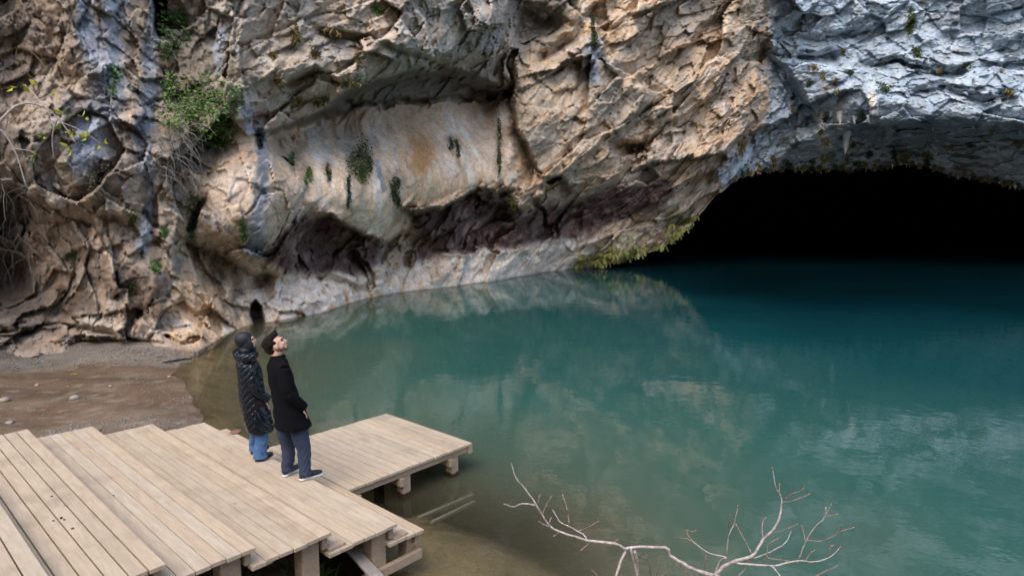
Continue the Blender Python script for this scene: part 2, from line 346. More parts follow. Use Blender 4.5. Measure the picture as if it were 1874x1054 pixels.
C = lerp(C, c(.27, .18, .11), stroke(wx, wy, [(600, 205), (700, 196), (800, 192), (930, 180)], 34, 20, .9)*.6*smooth_w)  # shade below the overhang painted brown on the slab top
# dark purple wet bands above the bright foot
band = np.maximum(pmask(wx, wy, [(470, 470), (505, 450), (545, 400), (600, 392), (650, 420), (695, 445), (690, 470), (670, 500), (600, 505), (520, 500)], 10), pmask(wx, wy, [(768, 470), (768, 425), (745, 385), (800, 382), (860, 356), (915, 350), (960, 385), (1040, 372), (1110, 352), (1230, 330), (1240, 360), (1150, 400), (1060, 432), (980, 446), (850, 462)], 10))
C = lerp(C, lerp(np.tile(c(.115, .078, .068), (len(x), 1)), c(.23, .165, .14), sstep(-.05, .35, n2)), band*(.94-.45*sstep(.2, .5, nd)))
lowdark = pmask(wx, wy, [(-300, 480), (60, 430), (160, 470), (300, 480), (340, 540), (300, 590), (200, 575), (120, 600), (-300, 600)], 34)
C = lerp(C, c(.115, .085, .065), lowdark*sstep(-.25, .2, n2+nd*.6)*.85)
C = lerp(C, c(.36, .225, .125), pmask(wx, wy, [(-200, 380), (200, 360), (280, 500), (420, 470), (440, 600), (350, 640), (-200, 660)], 40)*sstep(-.1, .3, n1-nd*.3)*.55)
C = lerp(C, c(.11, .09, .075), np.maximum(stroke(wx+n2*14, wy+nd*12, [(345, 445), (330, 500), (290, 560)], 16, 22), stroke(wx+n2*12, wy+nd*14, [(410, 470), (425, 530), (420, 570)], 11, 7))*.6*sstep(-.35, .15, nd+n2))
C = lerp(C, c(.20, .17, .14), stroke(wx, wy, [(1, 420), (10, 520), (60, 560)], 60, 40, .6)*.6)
# damp stains round the plants
for px_, py_, w_, h_ in ((657, 292, 40, 90), (823, 264, 11, 28), (836, 274, 12, 40), (722, 352, 22, 66), (637, 350, 9, 60), (911, 270, 14, 110), (600, 315, 12, 34), (562, 322, 18, 34), (534, 291, 18, 24), (444, 422, 26, 50), (352, 388, 24, 100), (936, 372, 14, 34), (1666, 42, 18, 52), (178, 326, 60, 60), (360, 200, 140, 120)):
    C = lerp(C, c(.15, .135, .10), stroke(x+w1*10+w2*5, y, [(px_, py_-h_*.35), (px_+3, py_+h_*.75)], w_*.75, w_*.3, .8)*.55)
col_m = pmask(wx, wy, [(350, 450), (400, 475), (450, 515), (455, 560), (450, 600), (370, 645), (305, 615), (320, 530)], 9)
C = lerp(C, lerp(np.tile(c(.50, .345, .20), (len(x), 1)), c(.60, .50, .38), sstep(0, .3, vs)), col_m*.8)
C = lerp(C, c(.12, .095, .075), np.maximum(stroke(wx+n2*10, wy, [(395, 480), (408, 520), (412, 560)], 12, 8, .7), stroke(wx+n2*8, wy, [(430, 505), (434, 545), (430, 575)], 8, 5, .7))*.75)
# bright foot
foot = pmask(wx, wy, [(500, 520), (600, 500), (690, 505), (790, 472), (900, 456), (1060, 432), (1120, 440), (1060, 500), (900, 530), (600, 590), (490, 600), (440, 545)], 9)
C = lerp(C, lerp(np.tile(c(.66, .575, .475), (len(x), 1)), c(.54, .34, .18), sstep(.0, .35, n2+.2*n3)*(1-sstep(680, 900, x))), foot*.9)
# grey-blue streaks of the left wall
strk = 0; n4 = fbm(P0*3.3, 4, 150)
for pl, a, b in (([(148, -40), (165, 60), (180, 120), (172, 200), (150, 290)], 20, 24), ([(222, -40), (215, 40), (205, 110), (200, 180), (185, 270)], 18, 26), ([(280, -40), (278, 60), (274, 140), (262, 230), (255, 290)], 12, 15), ([(262, 300), (275, 380), (268, 450)], 14, 9),
                 ([(476, 240), (477, 330), (474, 400), (466, 462)], 9, 15), ([(690, 300), (695, 350)], 7, 6), ([(405, 60), (400, 100), (398, 130)], 14, 9), ([(1085, 80), (1088, 110), (1086, 140)], 14, 12), ([(640, 340), (637, 375)], 4, 3), ([(452, 200), (456, 240)], 12, 8)):
    strk = np.maximum(strk, stroke(x+w1*15+n4*11, y+w2*9, pl, a, b, .5))
C = lerp(C, lerp(np.tile(c(.17, .19, .225), (len(x), 1)), c(.33, .36, .41), sstep(-.1, .45, n2)), strk*.92)
C = lerp(C, c(.035, .037, .04), np.maximum(stroke(x+w1*6, y, [(477, 243), (476, 270)], 9, 5, .3), stroke(x+w1*8, y, [(292, -40), (294, 55)], 14, 12, .3)))  # black top of the streak; the cleft's shade is painted black
# blue limestone beyond the corner
B = lerp(np.tile(c(.30, .365, .43), (len(x), 1)), c(.40, .47, .54), sstep(-.25, .3, n2+.5*n1))
B = lerp(B, c(.24, .235, .22), sstep(.12, .4, nd+.3*n1)*.45)
B = lerp(B, c(.44, .51, .55), und_w*.6)  # underside painted lighter in place of bounce light off the water
B = lerp(B, c(.12, .12, .07), und_w*sstep(.12, .3, fbm(P0*1.1+50, 4, 130))*.8)
for hx, hy in ((1548, 262), (1538, 215), (1500, 225), (1595, 190), (1505, 262)):
    B = lerp(B, c(.66, .60, .50), stroke(wx, wy, [(hx, hy-12), (hx, hy+12)], 11, 6)*.7)
blue_c = np.clip(blue_w, 0, 1)
C = lerp(C, B, blue_c)
C = lerp(C, c(.50, .40, .30), pmask(wx, wy, [(1235, 330), (1310, 330), (1290, 372), (1262, 398), (1230, 400)], 10)*.5)
lipmoss = (1-sstep(2, 9, np.abs(y-yb[np.tile(np.arange(nc), nr)])))*(x > 1060)
mossn = sstep(-.1, .25, fbm(P0*.9, 3, 120))
C = lerp(C, c(.10, .12, .025), pmask(wx, wy, [(1050, 470), (1150, 420), (1230, 370), (1270, 375), (1280, 400), (1230, 440), (1150, 470), (1060, 500)], 8)*mossn*.7)
C = lerp(C, c(.115, .108, .09), pmask(wx, wy, [(600, 195), (650, 155), (780, 125), (860, 128), (930, 160), (920, 175), (860, 182), (690, 192), (640, 205), (500, 245), (480, 240)], 5)*.85)  # underside of the overhang painted dark for its shade
C = lerp(C, c(.08, .065, .05), pmask(x+w1*4, y+w2*4, CAVELET, 3))  # cavelet's darkness painted in on top of its depth
C = lerp(C, c(.12, .11, .095), pmask(wx, wy, [(925, -60), (1080, -60), (1030, 60), (960, 100), (935, 100)], 25)*.7)  # shade of the top gully painted in as well as recessed
tanw = (1-np.clip(blue_w, 0, 1))[:, None]; lum = C.mean(1, keepdims=True); C = C*(1-tanw)+tanw*((C*.84+lum*.16)*(1.16+.10*left_w[:, None]))
C = lerp(C, lerp(np.tile(c(.105, .064, .058), (len(x), 1)), c(.25, .165, .14), sstep(-.05, .4, n2)), band*(.85-.5*sstep(.2, .5, nd)))
C *= (1+.22*fbm(P0*3.1, 3, 140))[:, None]
wet = (1-sstep(0, 5, yb[np.tile(np.arange(nc), nr)]-y))*(1-lw); C *= (1-.45*wet)[:, None]
C = np.clip(C, .01, .8)
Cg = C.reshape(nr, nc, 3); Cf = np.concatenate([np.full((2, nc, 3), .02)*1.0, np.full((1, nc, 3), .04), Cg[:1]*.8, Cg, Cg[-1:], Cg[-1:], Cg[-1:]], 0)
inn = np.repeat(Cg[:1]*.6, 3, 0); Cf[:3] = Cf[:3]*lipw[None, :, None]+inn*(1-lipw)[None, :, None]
Cf = np.concatenate([Cf[:, :1], Cf, Cf[:, -1:]], 1)
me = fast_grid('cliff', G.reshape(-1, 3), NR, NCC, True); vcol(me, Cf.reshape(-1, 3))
m, nt, b = mat('rock')
at_ = nt.nodes.new('ShaderNodeVertexColor'); at_.layer_name = 'albedo'
v0 = mapping(nt); fine = noise_node(nt, 5, 8, .7, v0); fr = ramp(nt, fine.outputs[0], [(.25, (.62, .60, .58)), (.5, (1, 1, 1)), (.78, (1.28, 1.27, 1.25))])
col = mix(nt, at_.outputs[0], fr.outputs[0], 1.0, 'MULTIPLY')
fz = noise_node(nt, 1.3, 6, .65, mapping(nt, (1, 1, 1))); tint = ramp(nt, fz.outputs[0], [(.35, (1.05, .98, .90)), (.65, (.96, 1.0, 1.05))])
col = mix(nt, col, tint.outputs[0], 1.0, 'MULTIPLY')
fn2 = noise_node(nt, 17, 8, .75, v0); col = mix(nt, col, ramp(nt, fn2.outputs[0], [(.3, (.70, .69, .67)), (.5, (1, 1, 1)), (.72, (1.16, 1.15, 1.13))]).outputs[0], 1.0, 'MULTIPLY')
dn = noise_node(nt, 1.5, 5, .6, v0); dv = nt.nodes.new('ShaderNodeMix'); dv.data_type = 'VECTOR'; dv.inputs[0].default_value = .25; nt.links.new(mapping(nt, (1, 1, 1.5), (.5, .4, .3)), dv.inputs[4]); nt.links.new(dn.outputs[1], dv.inputs[5])
ck = None
for sc_ in (2.2, 5.0):
    vo = N(nt, 'ShaderNodeTexVoronoi'); vo.feature = 'DISTANCE_TO_EDGE'; vo.inputs['Scale'].default_value = sc_; nt.links.new(dv.outputs[1], vo.inputs['Vector'])
    r_ = ramp(nt, vo.outputs[0], [(0, (.38, .36, .34)), (.018, (.75, .74, .73)), (.04, (1, 1, 1))])
    ms = ramp(nt, noise_node(nt, .9*sc_/2, 4, .6, v0).outputs[0], [(.47, (0, 0, 0)), (.58, (1, 1, 1))]); r2 = mix(nt, (1, 1, 1), r_.outputs[0], ms.outputs[0]); col = mix(nt, col, r2, .6, 'MULTIPLY')
nt.links.new(col, b.inputs['Base Color']); b.inputs['Roughness'].default_value = .9; b.inputs['Specular IOR Level'].default_value = .12
h1 = noise_node(nt, 3.2, 10, .68, v0, 0); h2 = noise_node(nt, 14, 8, .7, v0)
bp = bump(nt, b, h1.outputs[0], .34, .09); bump(nt, b, h2.outputs[0], .7, .045, bp)
ROCK = m
cliff = tag(link('cliff', me, m, None, False), kind='structure')
# cave interior: walls, far wall; coloured near black for the unlit cave
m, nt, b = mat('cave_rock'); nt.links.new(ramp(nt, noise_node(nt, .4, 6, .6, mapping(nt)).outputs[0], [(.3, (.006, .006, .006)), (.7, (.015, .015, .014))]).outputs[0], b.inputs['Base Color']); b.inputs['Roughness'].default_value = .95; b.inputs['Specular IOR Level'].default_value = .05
plan = [on(1075, 484), at(1140, 470, 58), at(1180, 450, 72), at(1190, 440, 105), at(1300, 440, 140), at(1700, 440, 150), at(2300, 440, 140), at(2600, 440, 90), at(2560, 440, 46)]
plan = np.array([(p[0], p[1]) for p in plan]); tt = np.linspace(0, len(plan)-1, 160); pxy = np.c_[np.interp(tt, range(len(plan)), plan[:, 0]), np.interp(tt, range(len(plan)), plan[:, 1])]
zz = np.linspace(-6, 24, 40); gv = np.array([[(*p, z) for p in pxy] for z in zz]).reshape(-1, 3)
gv[:, 0] += 2.5*fbm(gv*.12, 4, 160)*np.clip((gv[:, 1]-44)/20, 0, 1); gv[:, 1] += 3*fbm(gv*.12, 4, 161)*np.clip((gv[:, 1]-44)/20, 0, 1)
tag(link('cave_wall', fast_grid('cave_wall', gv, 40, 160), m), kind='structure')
# ================================================================== LAKE BED / BEACH
bc = [  # spot on the picture, height above water
 (-300, 700, .9), (-300, 800, .9), (0, 655, .30), (150, 640, .24), (300, 640, .12), (0, 700, .12), (150, 700, .08), (280, 690, .05), (330, 700, .02), (345, 725, .01), (362, 765, .01), (0, 780, .10), (200, 780, .06), (320, 790, .04), (330, 665, 0.01), (372, 642, -.06),
 (380, 680, -.16), (400, 720, -.18), (420, 760, -.18), (440, 650, -.35), (430, 615, -.35), (500, 600, -.8), (520, 680, -1.0), (470, 800, -.35), (600, 620, -2.2), (600, 740, -1.7), (700, 700, -2.6), (640, 800, -1.1), (760, 750, -2.3), (860, 800, -1.7), (720, 860, -.55), (740, 900, -.32), (850, 880, -.75),
 (560, 1000, -.02), (650, 1000, -.04), (700, 1000, -.08), (780, 960, -.16), (860, 930, -.42), (780, 1040, -.10), (900, 1040, -.22), (950, 980, -.40), (1000, 920, -.9), (1050, 1040, -.6), (1100, 960, -1.0), (1200, 1040, -1.3), (1000, 820, -1.9), (1200, 900, -2.2), (1300, 1040, -2.0), (1500, 1040, -2.8),
 (1800, 1040, -3.2), (1300, 800, -3.2), (1000, 700, -3.6), (800, 600, -3.4), (1000, 560, -4.6), (1500, 700, -4.8), (1800, 700, -5.5), (1300, 600, -6.2), (1500, 620, -6.6), (1800, 620, -6.8), (1200, 530, -7), (1150, 500, -8), (1300, 530, -9.6), (1600, 540, -10), (1600, 570, -8.6), (1400, 500, -10.6), (1800, 520, -10), (1600, 1000, -2.6), (300, 1000, .05), (0, 1000, .4), (150, 900, .12), (400, 900, -.02), (500, 900, -.12)]
pb = np.array([on(a, b_, 0)[:2] for a, b_, _ in bc]); zb = [c_ for _, _, c_ in bc]
pb = np.r_[pb, [(-6, 2), (-3, 1.5), (0, 2), (3, 2.2), (8, 3), (20, 3), (-12, 4), (60, 10), (60, 60), (60, 120), (-10, 60), (0, 140)]]; zb += [1.2, .7, .3, -.3, -1.6, -2.4, 1.8, -5, -9, -10, -2, -11]
bed_ev = tps(pb*20, zb, 2e-5)
def bedz(X, Y):
    X = np.atleast_1d(np.asarray(X, float)); Y = np.atleast_1d(np.asarray(Y, float))
    return bed_ev(X*20, Y*20)
def axis(lo, a, b_, hi, d, n):
    return np.concatenate([lo+(a-lo)*(1-(1-np.linspace(0, 1, n))**2.2)[:-1], np.arange(a, b_, d), b_+(hi-b_)*np.linspace(0, 1, n)**2.2])
gx = axis(-90, -14, 8, 140, .07, 26); gy = axis(-60, 3, 20, 230, .07, 36)
GX, GY = np.meshgrid(gx, gy); X_, Y_ = GX.ravel(), GY.ravel()
zb_ = np.clip(bedz(X_, Y_), -12, 2.5)
farw = sstep(22, 40, Y_)+sstep(15, 40, X_); zb_ = np.where(farw > 0, zb_*(1-np.clip(farw, 0, 1))-12*np.clip(farw, 0, 1), zb_)
lft = sstep(-14, -30, X_)*(Y_ < 24); zb_ = zb_*(1-lft)+2*lft
bk = sstep(1.8, -4, Y_)
zb_ = zb_*(1-bk)+(1.2+.35*np.clip(-Y_, 0, 60))*bk                     # bank rising behind the camera
PB = np.c_[X_, Y_, np.zeros_like(X_)]
zb_ += .028*fbm(PB*.9, 4, 200)+.012*fbm(PB*6, 4, 201)
mb = fast_grid('ground', np.c_[X_, Y_, zb_], len(gy), len(gx))
# colour: gravel strip next to the rock, wet brown mud, silt under water
ga = fbm(PB*1.3, 4, 210); gb = fbm(PB*9, 3, 211)
p1 = on(0, 668)[:2]; base_line = [tuple(on(a, b_)[:2]) for a, b_ in ((-300, 702), (0, 664), (110, 652), (200, 642), (330, 644))]
dl, _, _ = sdist(X_, Y_, base_line)
grv = 1-sstep(.9, 1.9, dl+.5*ga+.05*X_+.2)
dl2, _, _ = sdist(X_, Y_, [tuple(on(a, b_)[:2]) for a, b_ in ((150, 790), (300, 790), (250, 775))])
grv = np.maximum(grv, .35*(1-sstep(.3, .9, dl2+.4*ga)))
CB = np.tile(c(.135, .088, .055), (len(X_), 1)); CB = lerp(CB, c(.20, .15, .10), sstep(-.1, .35, ga)*.6); CB = lerp(CB, c(.075, .052, .036), sstep(.05, .35, fbm(PB*np.array([.7, 2.6, 1]), 4, 216))*.6); CB = lerp(CB, c(.26, .22, .17), sstep(.28, .45, fbm(PB*5.5, 4, 217))*.5); CB = lerp(CB, c(.21, .185, .155), grv*(.75+.4*gb))
uw = sstep(.02, -.10, zb_); CB = lerp(CB, c(.27, .20, .115), uw); CB = lerp(CB, c(.19, .15, .085), uw*sstep(.05, .3, fbm(PB*2.6, 4, 215)))
hl = sstep(-3, -8, Y_)+sstep(1.6, 2.2, zb_); CB = lerp(CB, c(.12, .13, .08), hl)
vcol(mb, CB)
m, nt, b = mat('mud'); at_ = nt.nodes.new('ShaderNodeVertexColor'); at_.layer_name = 'albedo'; v0 = mapping(nt)
f1 = noise_node(nt, 22, 8, .75, v0); r1 = ramp(nt, f1.outputs[0], [(.3, (.58, .57, .56)), (.52, (1, 1, 1)), (.72, (1.5, 1.47, 1.42))])
sp_ = N(nt, 'ShaderNodeTexVoronoi'); sp_.inputs['Scale'].default_value = 9; nt.links.new(v0, sp_.inputs['Vector'])
wn = noise_node(nt, 2.2, 4, .6, v0); wr = ramp(nt, wn.outputs[0], [(.4, (.25, .25, .25)), (.62, (.6, .6, .6))])
speck = ramp(nt, sp_.outputs['Distance'], [(.0, (1, 1, 1)), (.055, (1, 1, 1)), (.075, (0, 0, 0))]); msk = mix(nt, speck.outputs[0], ramp(nt, noise_node(nt, 1.1, 4, .6, v0).outputs[0], [(.5, (0, 0, 0)), (.62, (1, 1, 1))]).outputs[0], 1.0, 'MULTIPLY')
cc = mix(nt, at_.outputs[0], r1.outputs[0], 1.0, 'MULTIPLY'); cc = mix(nt, cc, (.42, .38, .32), msk); nt.links.new(cc, b.inputs['Base Color'])
nt.links.new(wr.outputs[0], b.inputs['Roughness']); b.inputs['Specular IOR Level'].default_value = .45
bump(nt, b, f1.outputs[0], .5, .02)
tag(link('ground', mb, m, None, True), kind='structure')
# gravel lying on the upper beach: one uncountable cover
bmg = bmesh.new(); rr = random.Random(5)
def pebble(bm_, p, r, rr):
    res = bmesh.ops.create_icosphere(bm_, subdivisions=1, radius=r)
    sx, sy, sz = rr.uniform(.7, 1.4), rr.uniform(.7, 1.3), rr.uniform(.4, .7); a = rr.uniform(0, 6.3)
    for v in res['verts']:
        k = 1+rr.uniform(-.18, .18); q_ = Vector((v.co.x*sx*k, v.co.y*sy*k, v.co.z*sz)); q_.rotate(Matrix.Rotation(a, 3, 'Z')); v.co = q_+Vector(p)
cand = [(rr.uniform(-20, 380), rr.uniform(640, 800)) for _ in range(14000)]
pc = np.array([on(a, b_, .1) for a, b_ in cand]); dl, _, _ = sdist(pc[:, 0], pc[:, 1], base_line); dens = 1-sstep(.8, 2.3, dl+.4*fbm(pc*1.3, 3, 3)); zz_ = bedz(pc[:, 0], pc[:, 1]); dens = dens*1.0
dlb, _, _ = sdist(pc[:, 0], pc[:, 1], [tuple(on(a, b_)[:2]) for a, b_ in ((120, 800), (250, 778), (340, 790))]); dens = np.maximum(dens, .4*(1-sstep(.1, .5, dlb)))
dls, _, _ = sdist(pc[:, 0], pc[:, 1], [tuple(on(a, b_)[:2]) for a, b_ in ((240, 690), (300, 715), (335, 750), (362, 770))]); dens = np.maximum(dens, .12*(1-sstep(.1, .6, dls)))
npb = 0
for k in range(len(pc)):
    if rr.random() < max(dens[k]*.8, .006)*.62 and zz_[k] > -.03:
        pebble(bmg, (pc[k, 0], pc[k, 1], zz_[k]+.005), rr.choice((.010, .012, .016, .02, .028)), rr); npb += 1
mg = bpy.data.meshes.new('gravel'); bmg.to_mesh(mg); bmg.free()
tag(link('gravel', mg, simple('pebble', (.11, .10, .085), (.25, .23, .20), 2.2, .8, .3, .004), None, True), kind='stuff')
# ================================================================== WATER
wx_ = axis(-60, -8, 10, 140, .16, 24); wy_ = axis(-14, 3, 30, 170, .16, 30)
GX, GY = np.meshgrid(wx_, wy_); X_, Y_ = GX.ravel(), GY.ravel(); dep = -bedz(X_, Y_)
farw = np.clip(sstep(33, 62, Y_), 0, 1); dep = dep*(1-farw)+12*farw; dep = np.clip(dep, 0, 12)  # depth forced up toward the cave so the tint imitates its dim light
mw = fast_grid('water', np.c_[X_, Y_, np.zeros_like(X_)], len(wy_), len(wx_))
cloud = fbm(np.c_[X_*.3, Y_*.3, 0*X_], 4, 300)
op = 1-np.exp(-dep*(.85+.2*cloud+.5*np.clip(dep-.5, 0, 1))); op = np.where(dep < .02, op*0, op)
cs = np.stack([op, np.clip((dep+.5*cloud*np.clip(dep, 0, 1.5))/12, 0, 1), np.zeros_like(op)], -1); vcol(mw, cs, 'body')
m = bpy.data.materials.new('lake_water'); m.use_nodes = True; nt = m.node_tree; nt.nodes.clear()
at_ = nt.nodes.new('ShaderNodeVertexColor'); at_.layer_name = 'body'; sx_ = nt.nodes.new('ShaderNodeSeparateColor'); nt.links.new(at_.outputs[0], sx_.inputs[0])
bodyc = ramp(nt, sx_.outputs[1], [(0, (.13, .115, .068)), (.10, (.072, .098, .066)), (.28, (.027, .088, .070)), (.5, (.006, .052, .057)), (.72, (.002, .021, .027)), (1, (.0005, .0045, .006))])  # dark end of the ramp stands in for fading light at the cave
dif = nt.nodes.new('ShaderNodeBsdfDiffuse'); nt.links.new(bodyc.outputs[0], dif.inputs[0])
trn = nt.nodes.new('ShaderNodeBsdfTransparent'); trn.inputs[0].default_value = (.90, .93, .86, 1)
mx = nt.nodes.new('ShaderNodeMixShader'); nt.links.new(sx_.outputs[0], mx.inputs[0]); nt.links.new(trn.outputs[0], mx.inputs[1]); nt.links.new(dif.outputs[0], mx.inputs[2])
gl = nt.nodes.new('ShaderNodeBsdfGlossy'); gl.inputs['Roughness'].default_value = .015
fre = nt.nodes.new('ShaderNodeFresnel'); fre.inputs[0].default_value = 1.42
mx2 = nt.nodes.new('ShaderNodeMixShader'); nt.links.new(fre.outputs[0], mx2.inputs[0]); nt.links.new(mx.outputs[0], mx2.inputs[1]); nt.links.new(gl.outputs[0], mx2.inputs[2])
wv = noise_node(nt, 1.6, 4, .55, mapping(nt, (1, 1, 1))); bpn = nt.nodes.new('ShaderNodeBump'); bpn.inputs['Strength'].default_value = .25; bpn.inputs['Distance'].default_value = .02; nt.links.new(wv.outputs[0], bpn.inputs['Height'])
nt.links.new(bpn.outputs[0], gl.inputs['Normal']); nt.links.new(bpn.outputs[0], fre.inputs['Normal'])
out = nt.nodes.new('ShaderNodeOutputMaterial'); nt.links.new(mx2.outputs[0], out.inputs[0])
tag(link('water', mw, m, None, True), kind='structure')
# ================================================================== UNSEEN GORGE SIDE BEHIND THE CAMERA, ADDED TO BLOCK LOW SKY LIGHT
hx = np.linspace(-90, 130, 90); hy = np.linspace(0, 1, 40); HX, HT = np.meshgrid(hx, hy)
hy_ = -16-30*HT.ravel(); hz_ = 3+34*HT.ravel()**.85; HP = np.c_[HX.ravel(), hy_, hz_]; HP[:, 1] += 3*fbm(HP*.12, 4, 400); HP[:, 2] += 2*fbm(HP*.15, 4, 401)
mh = fast_grid('hillside_blocker', HP, 40, 90, True); tag(link('hillside_blocker', mh, simple('scrub', (.05, .06, .03), (.22, .19, .14), .6, .9, .5, .3), None, True), kind='structure')
# ================================================================== LIGHT
w = bpy.data.worlds.new('World'); S.world = w; w.use_nodes = True; nt = w.node_tree
sky = nt.nodes.new('ShaderNodeTexSky'); sky.sky_type = 'NISHITA'; sky.sun_disc = False
SE, SR = math.radians(54), math.radians(203)
sky.sun_elevation = SE; sky.sun_rotation = SR; sky.dust_density = 3.0; sky.air_density = 1.0
nt.links.new(sky.outputs[0], nt.nodes['Background'].inputs[0]); nt.nodes['Background'].inputs[1].default_value = .15
sun = bpy.data.lights.new('sun', 'SUN'); sun.energy = .5; sun.angle = math.radians(60); sun.color = (1, .96, .9)
so = bpy.data.objects.new('sun', sun); COL.objects.link(so)
sd_ = Vector((math.sin(SR)*math.cos(SE), math.cos(SR)*math.cos(SE), math.sin(SE))); so.rotation_euler = sd_.to_track_quat('Z', 'Y').to_euler(); so.location = sd_*60
S.view_settings.view_transform = 'Standard'; S.view_settings.look = 'None'; S.view_settings.gamma = 1; S.view_settings.exposure = 1.4
S.render.engine = 'CYCLES'; S.cycles.max_bounces = 8; S.cycles.transparent_max_bounces = 8
# ================================================================== WOODEN STAIR AND JETTY (local x = outwards e2, local y = along the boards e1)
E1 = np.array([-.74517, .66688]); E2 = np.array([.66688, .74517]); ROT = math.atan2(E2[1], E2[0])
def wood(name, c1, c2, wet=False):
    m, nt, b = mat(name); v = mapping(nt, (1, .12, 1)); g = noise_node(nt, 28, 8, .65, v, .4)
    vc = nt.nodes.new('ShaderNodeVertexColor'); vc.layer_name = 'tone'
    r = ramp(nt, g.outputs[0], [(.25, tuple(k*.80 for k in c1)), (.5, c1), (.75, c2)]); cc = mix(nt, r.outputs[0], vc.outputs[0], 1.0, 'MULTIPLY')
    big = noise_node(nt, 1.7, 5, .65, mapping(nt)); cc = mix(nt, cc, ramp(nt, big.outputs[0], [(.30, (.80, .79, .78)), (.48, (1, 1, 1)), (.7, (1.05, 1.04, 1.02))]).outputs[0], 1.0, 'MULTIPLY')
    kn = N(nt, 'ShaderNodeTexVoronoi'); kn.inputs['Scale'].default_value = 2.6; nt.links.new(mapping(nt, (1, .6, .2)), kn.inputs['Vector'])
    cc = mix(nt, cc, ramp(nt, kn.outputs['Distance'], [(0, (.45, .38, .32)), (.035, (.6, .5, .42)), (.06, (1, 1, 1))]).outputs[0], .8, 'MULTIPLY')
    if wet:
        ge = nt.nodes.new('ShaderNodeNewGeometry'); sx = nt.nodes.new('ShaderNodeSeparateXYZ'); nt.links.new(ge.outputs['Position'], sx.inputs[0])
        ad = nt.nodes.new('ShaderNodeMath'); ad.operation = 'ADD'; nt.links.new(sx.outputs[2], ad.inputs[0]); sc = nt.nodes.new('ShaderNodeMath'); sc.operation = 'MULTIPLY'; nt.links.new(noise_node(nt, 14, 4, .6, mapping(nt)).outputs[0], sc.inputs[0]); sc.inputs[1].default_value = -.10; nt.links.new(sc.outputs[0], ad.inputs[1])
        cc = mix(nt, cc, ramp(nt, ad.outputs[0], [(0, (.10, .075, .06)), (.0, (.12, .09, .07)), (.02, (1, 1, 1))]).outputs[0], 1.0, 'MULTIPLY')
    nt.links.new(cc, b.inputs['Base Color']); b.inputs['Roughness'].default_value = .72; b.inputs['Specular IOR Level'].default_value = .25
    bump(nt, b, g.outputs[0], .25, .004); return m
W_DECK = wood('deck_wood', (.42, .335, .24), (.49, .405, .305)); W_BEAM = wood('beam_wood', (.33, .25, .175), (.42, .33, .235), True); W_OLD = wood('old_wood', (.24, .215, .19), (.34, .31, .28))
class Bx:
    def __init__(s, o): s.bm = bmesh.new(); s.o = o; s.tone = s.bm.verts.layers.float_color.new('tone')
    def box(s, x0, x1, y0, y1, z0, z1, bev=.004, tone=1.0, rot=0, piv=None, warm=0):
        vs = [s.bm.verts.new((X-s.o[0], Y-s.o[1], Z-s.o[2])) for X in (x0, x1) for Y in (y0, y1) for Z in (z0, z1)]
        fs = [(0, 1, 3, 2), (4, 6, 7, 5), (0, 4, 5, 1), (2, 3, 7, 6), (0, 2, 6, 4), (1, 5, 7, 3)]
        faces = [s.bm.faces.new([vs[i] for i in f]) for f in fs]
        for v in vs: v[s.tone] = (tone*(1+warm), tone, tone*(1-warm), 1)
        if rot:
            p = Vector(piv)-Vector(s.o); bmesh.ops.rotate(s.bm, verts=vs, cent=p, matrix=rot)
        if bev:
            es = set(); [es.update(f.edges) for f in faces]
            bmesh.ops.bevel(s.bm, geom=list(es), offset=bev, segments=2, affect='EDGES', profile=.6)
    def build(s, name, m, parent):
        me = bpy.data.meshes.new(name); bmesh.ops.recalc_face_normals(s.bm, faces=s.bm.faces); s.bm.to_mesh(me); s.bm.free(); return link(name, me, m, parent)
def deck_empty(e2, e1, z, name, label, cat):
    p = E1*e1+E2*e2; o = empty(name, (p[0], p[1], z), label, cat); o.rotation_euler.z = ROT; return o, (e2, e1, z)
rw = random.Random(3)
def boards(bx, x0, x1, y0, y1, ztop, n, th=.035, gap=.009, jag=.012):
    w = (x1-x0)/n
    for k in range(n):
        a = x0+k*w+gap/2; b_ = x0+(k+1)*w-gap/2; dz = rw.uniform(-.0015, .0015)
        bx.box(a, b_, y0+rw.uniform(-jag, jag), y1+rw.uniform(-jag, jag), ztop-th+dz, ztop+dz, .0035, rw.uniform(.92, 1.05), warm=rw.uniform(-.03, .03))
st, so3 = deck_empty(2.2, 6.2, -.05, 'wooden_stair', 'wide pale plank stair stepping down the bank to the turquoise water', 'stair')
EDGE = [(-1.15, 1.74), (-.47, 1.585), (.20, 1.43), (.873, 1.27), (1.548, 1.111), (2.222, .959), (2.933, .80), (3.672, .604), (4.004, .42)]
for k in range(1, len(EDGE)):
    e, z = EDGE[k]; e0 = EDGE[k-1][0]; last = k == len(EDGE)-1
    y1 = {5: 9.26, 6: 9.30, 7: 9.437, 8: 9.46}.get(k, 9.2)
    if k == 4: y1 = 9.19
    bx = Bx(so3); nb = 4 if last else 6
    boards(bx, e0-.10 if last else e0-.04, e, 4.82, y1, z, nb, gap=.011 if k <= 4 else .006)
    bx.build('tread', W_DECK, st)
    bx = Bx(so3)                                   # nosing joists below the edge: long beam, and its two stepped ends
    bx.box(e-.075, e-.02, 4.87, y1-.05, z-.16, z-.037, .006, rw.uniform(.85, 1))
    bx.build('joist', W_BEAM, st)
    bx = Bx(so3); bx.box(e-.02, e+.16, 4.855, 4.96, z-.225, z-.165, .006, .98); bx.build('bracket', W_BEAM, st) if not last else bx.bm.free()
    if k > 3:
        w = .17 if not last else .075
        for yy, nm in ((4.90, 'post'), (7.1, 'post'), (9.0, 'post')):
            bx = Bx(so3); bx.box(e-.09-w, e-.09, yy, yy+.15, -.25 if yy > 5 or k in (5, 7) else .10, z-.038, .012, rw.uniform(.8, .95)); bx.build(nm, W_BEAM, st)
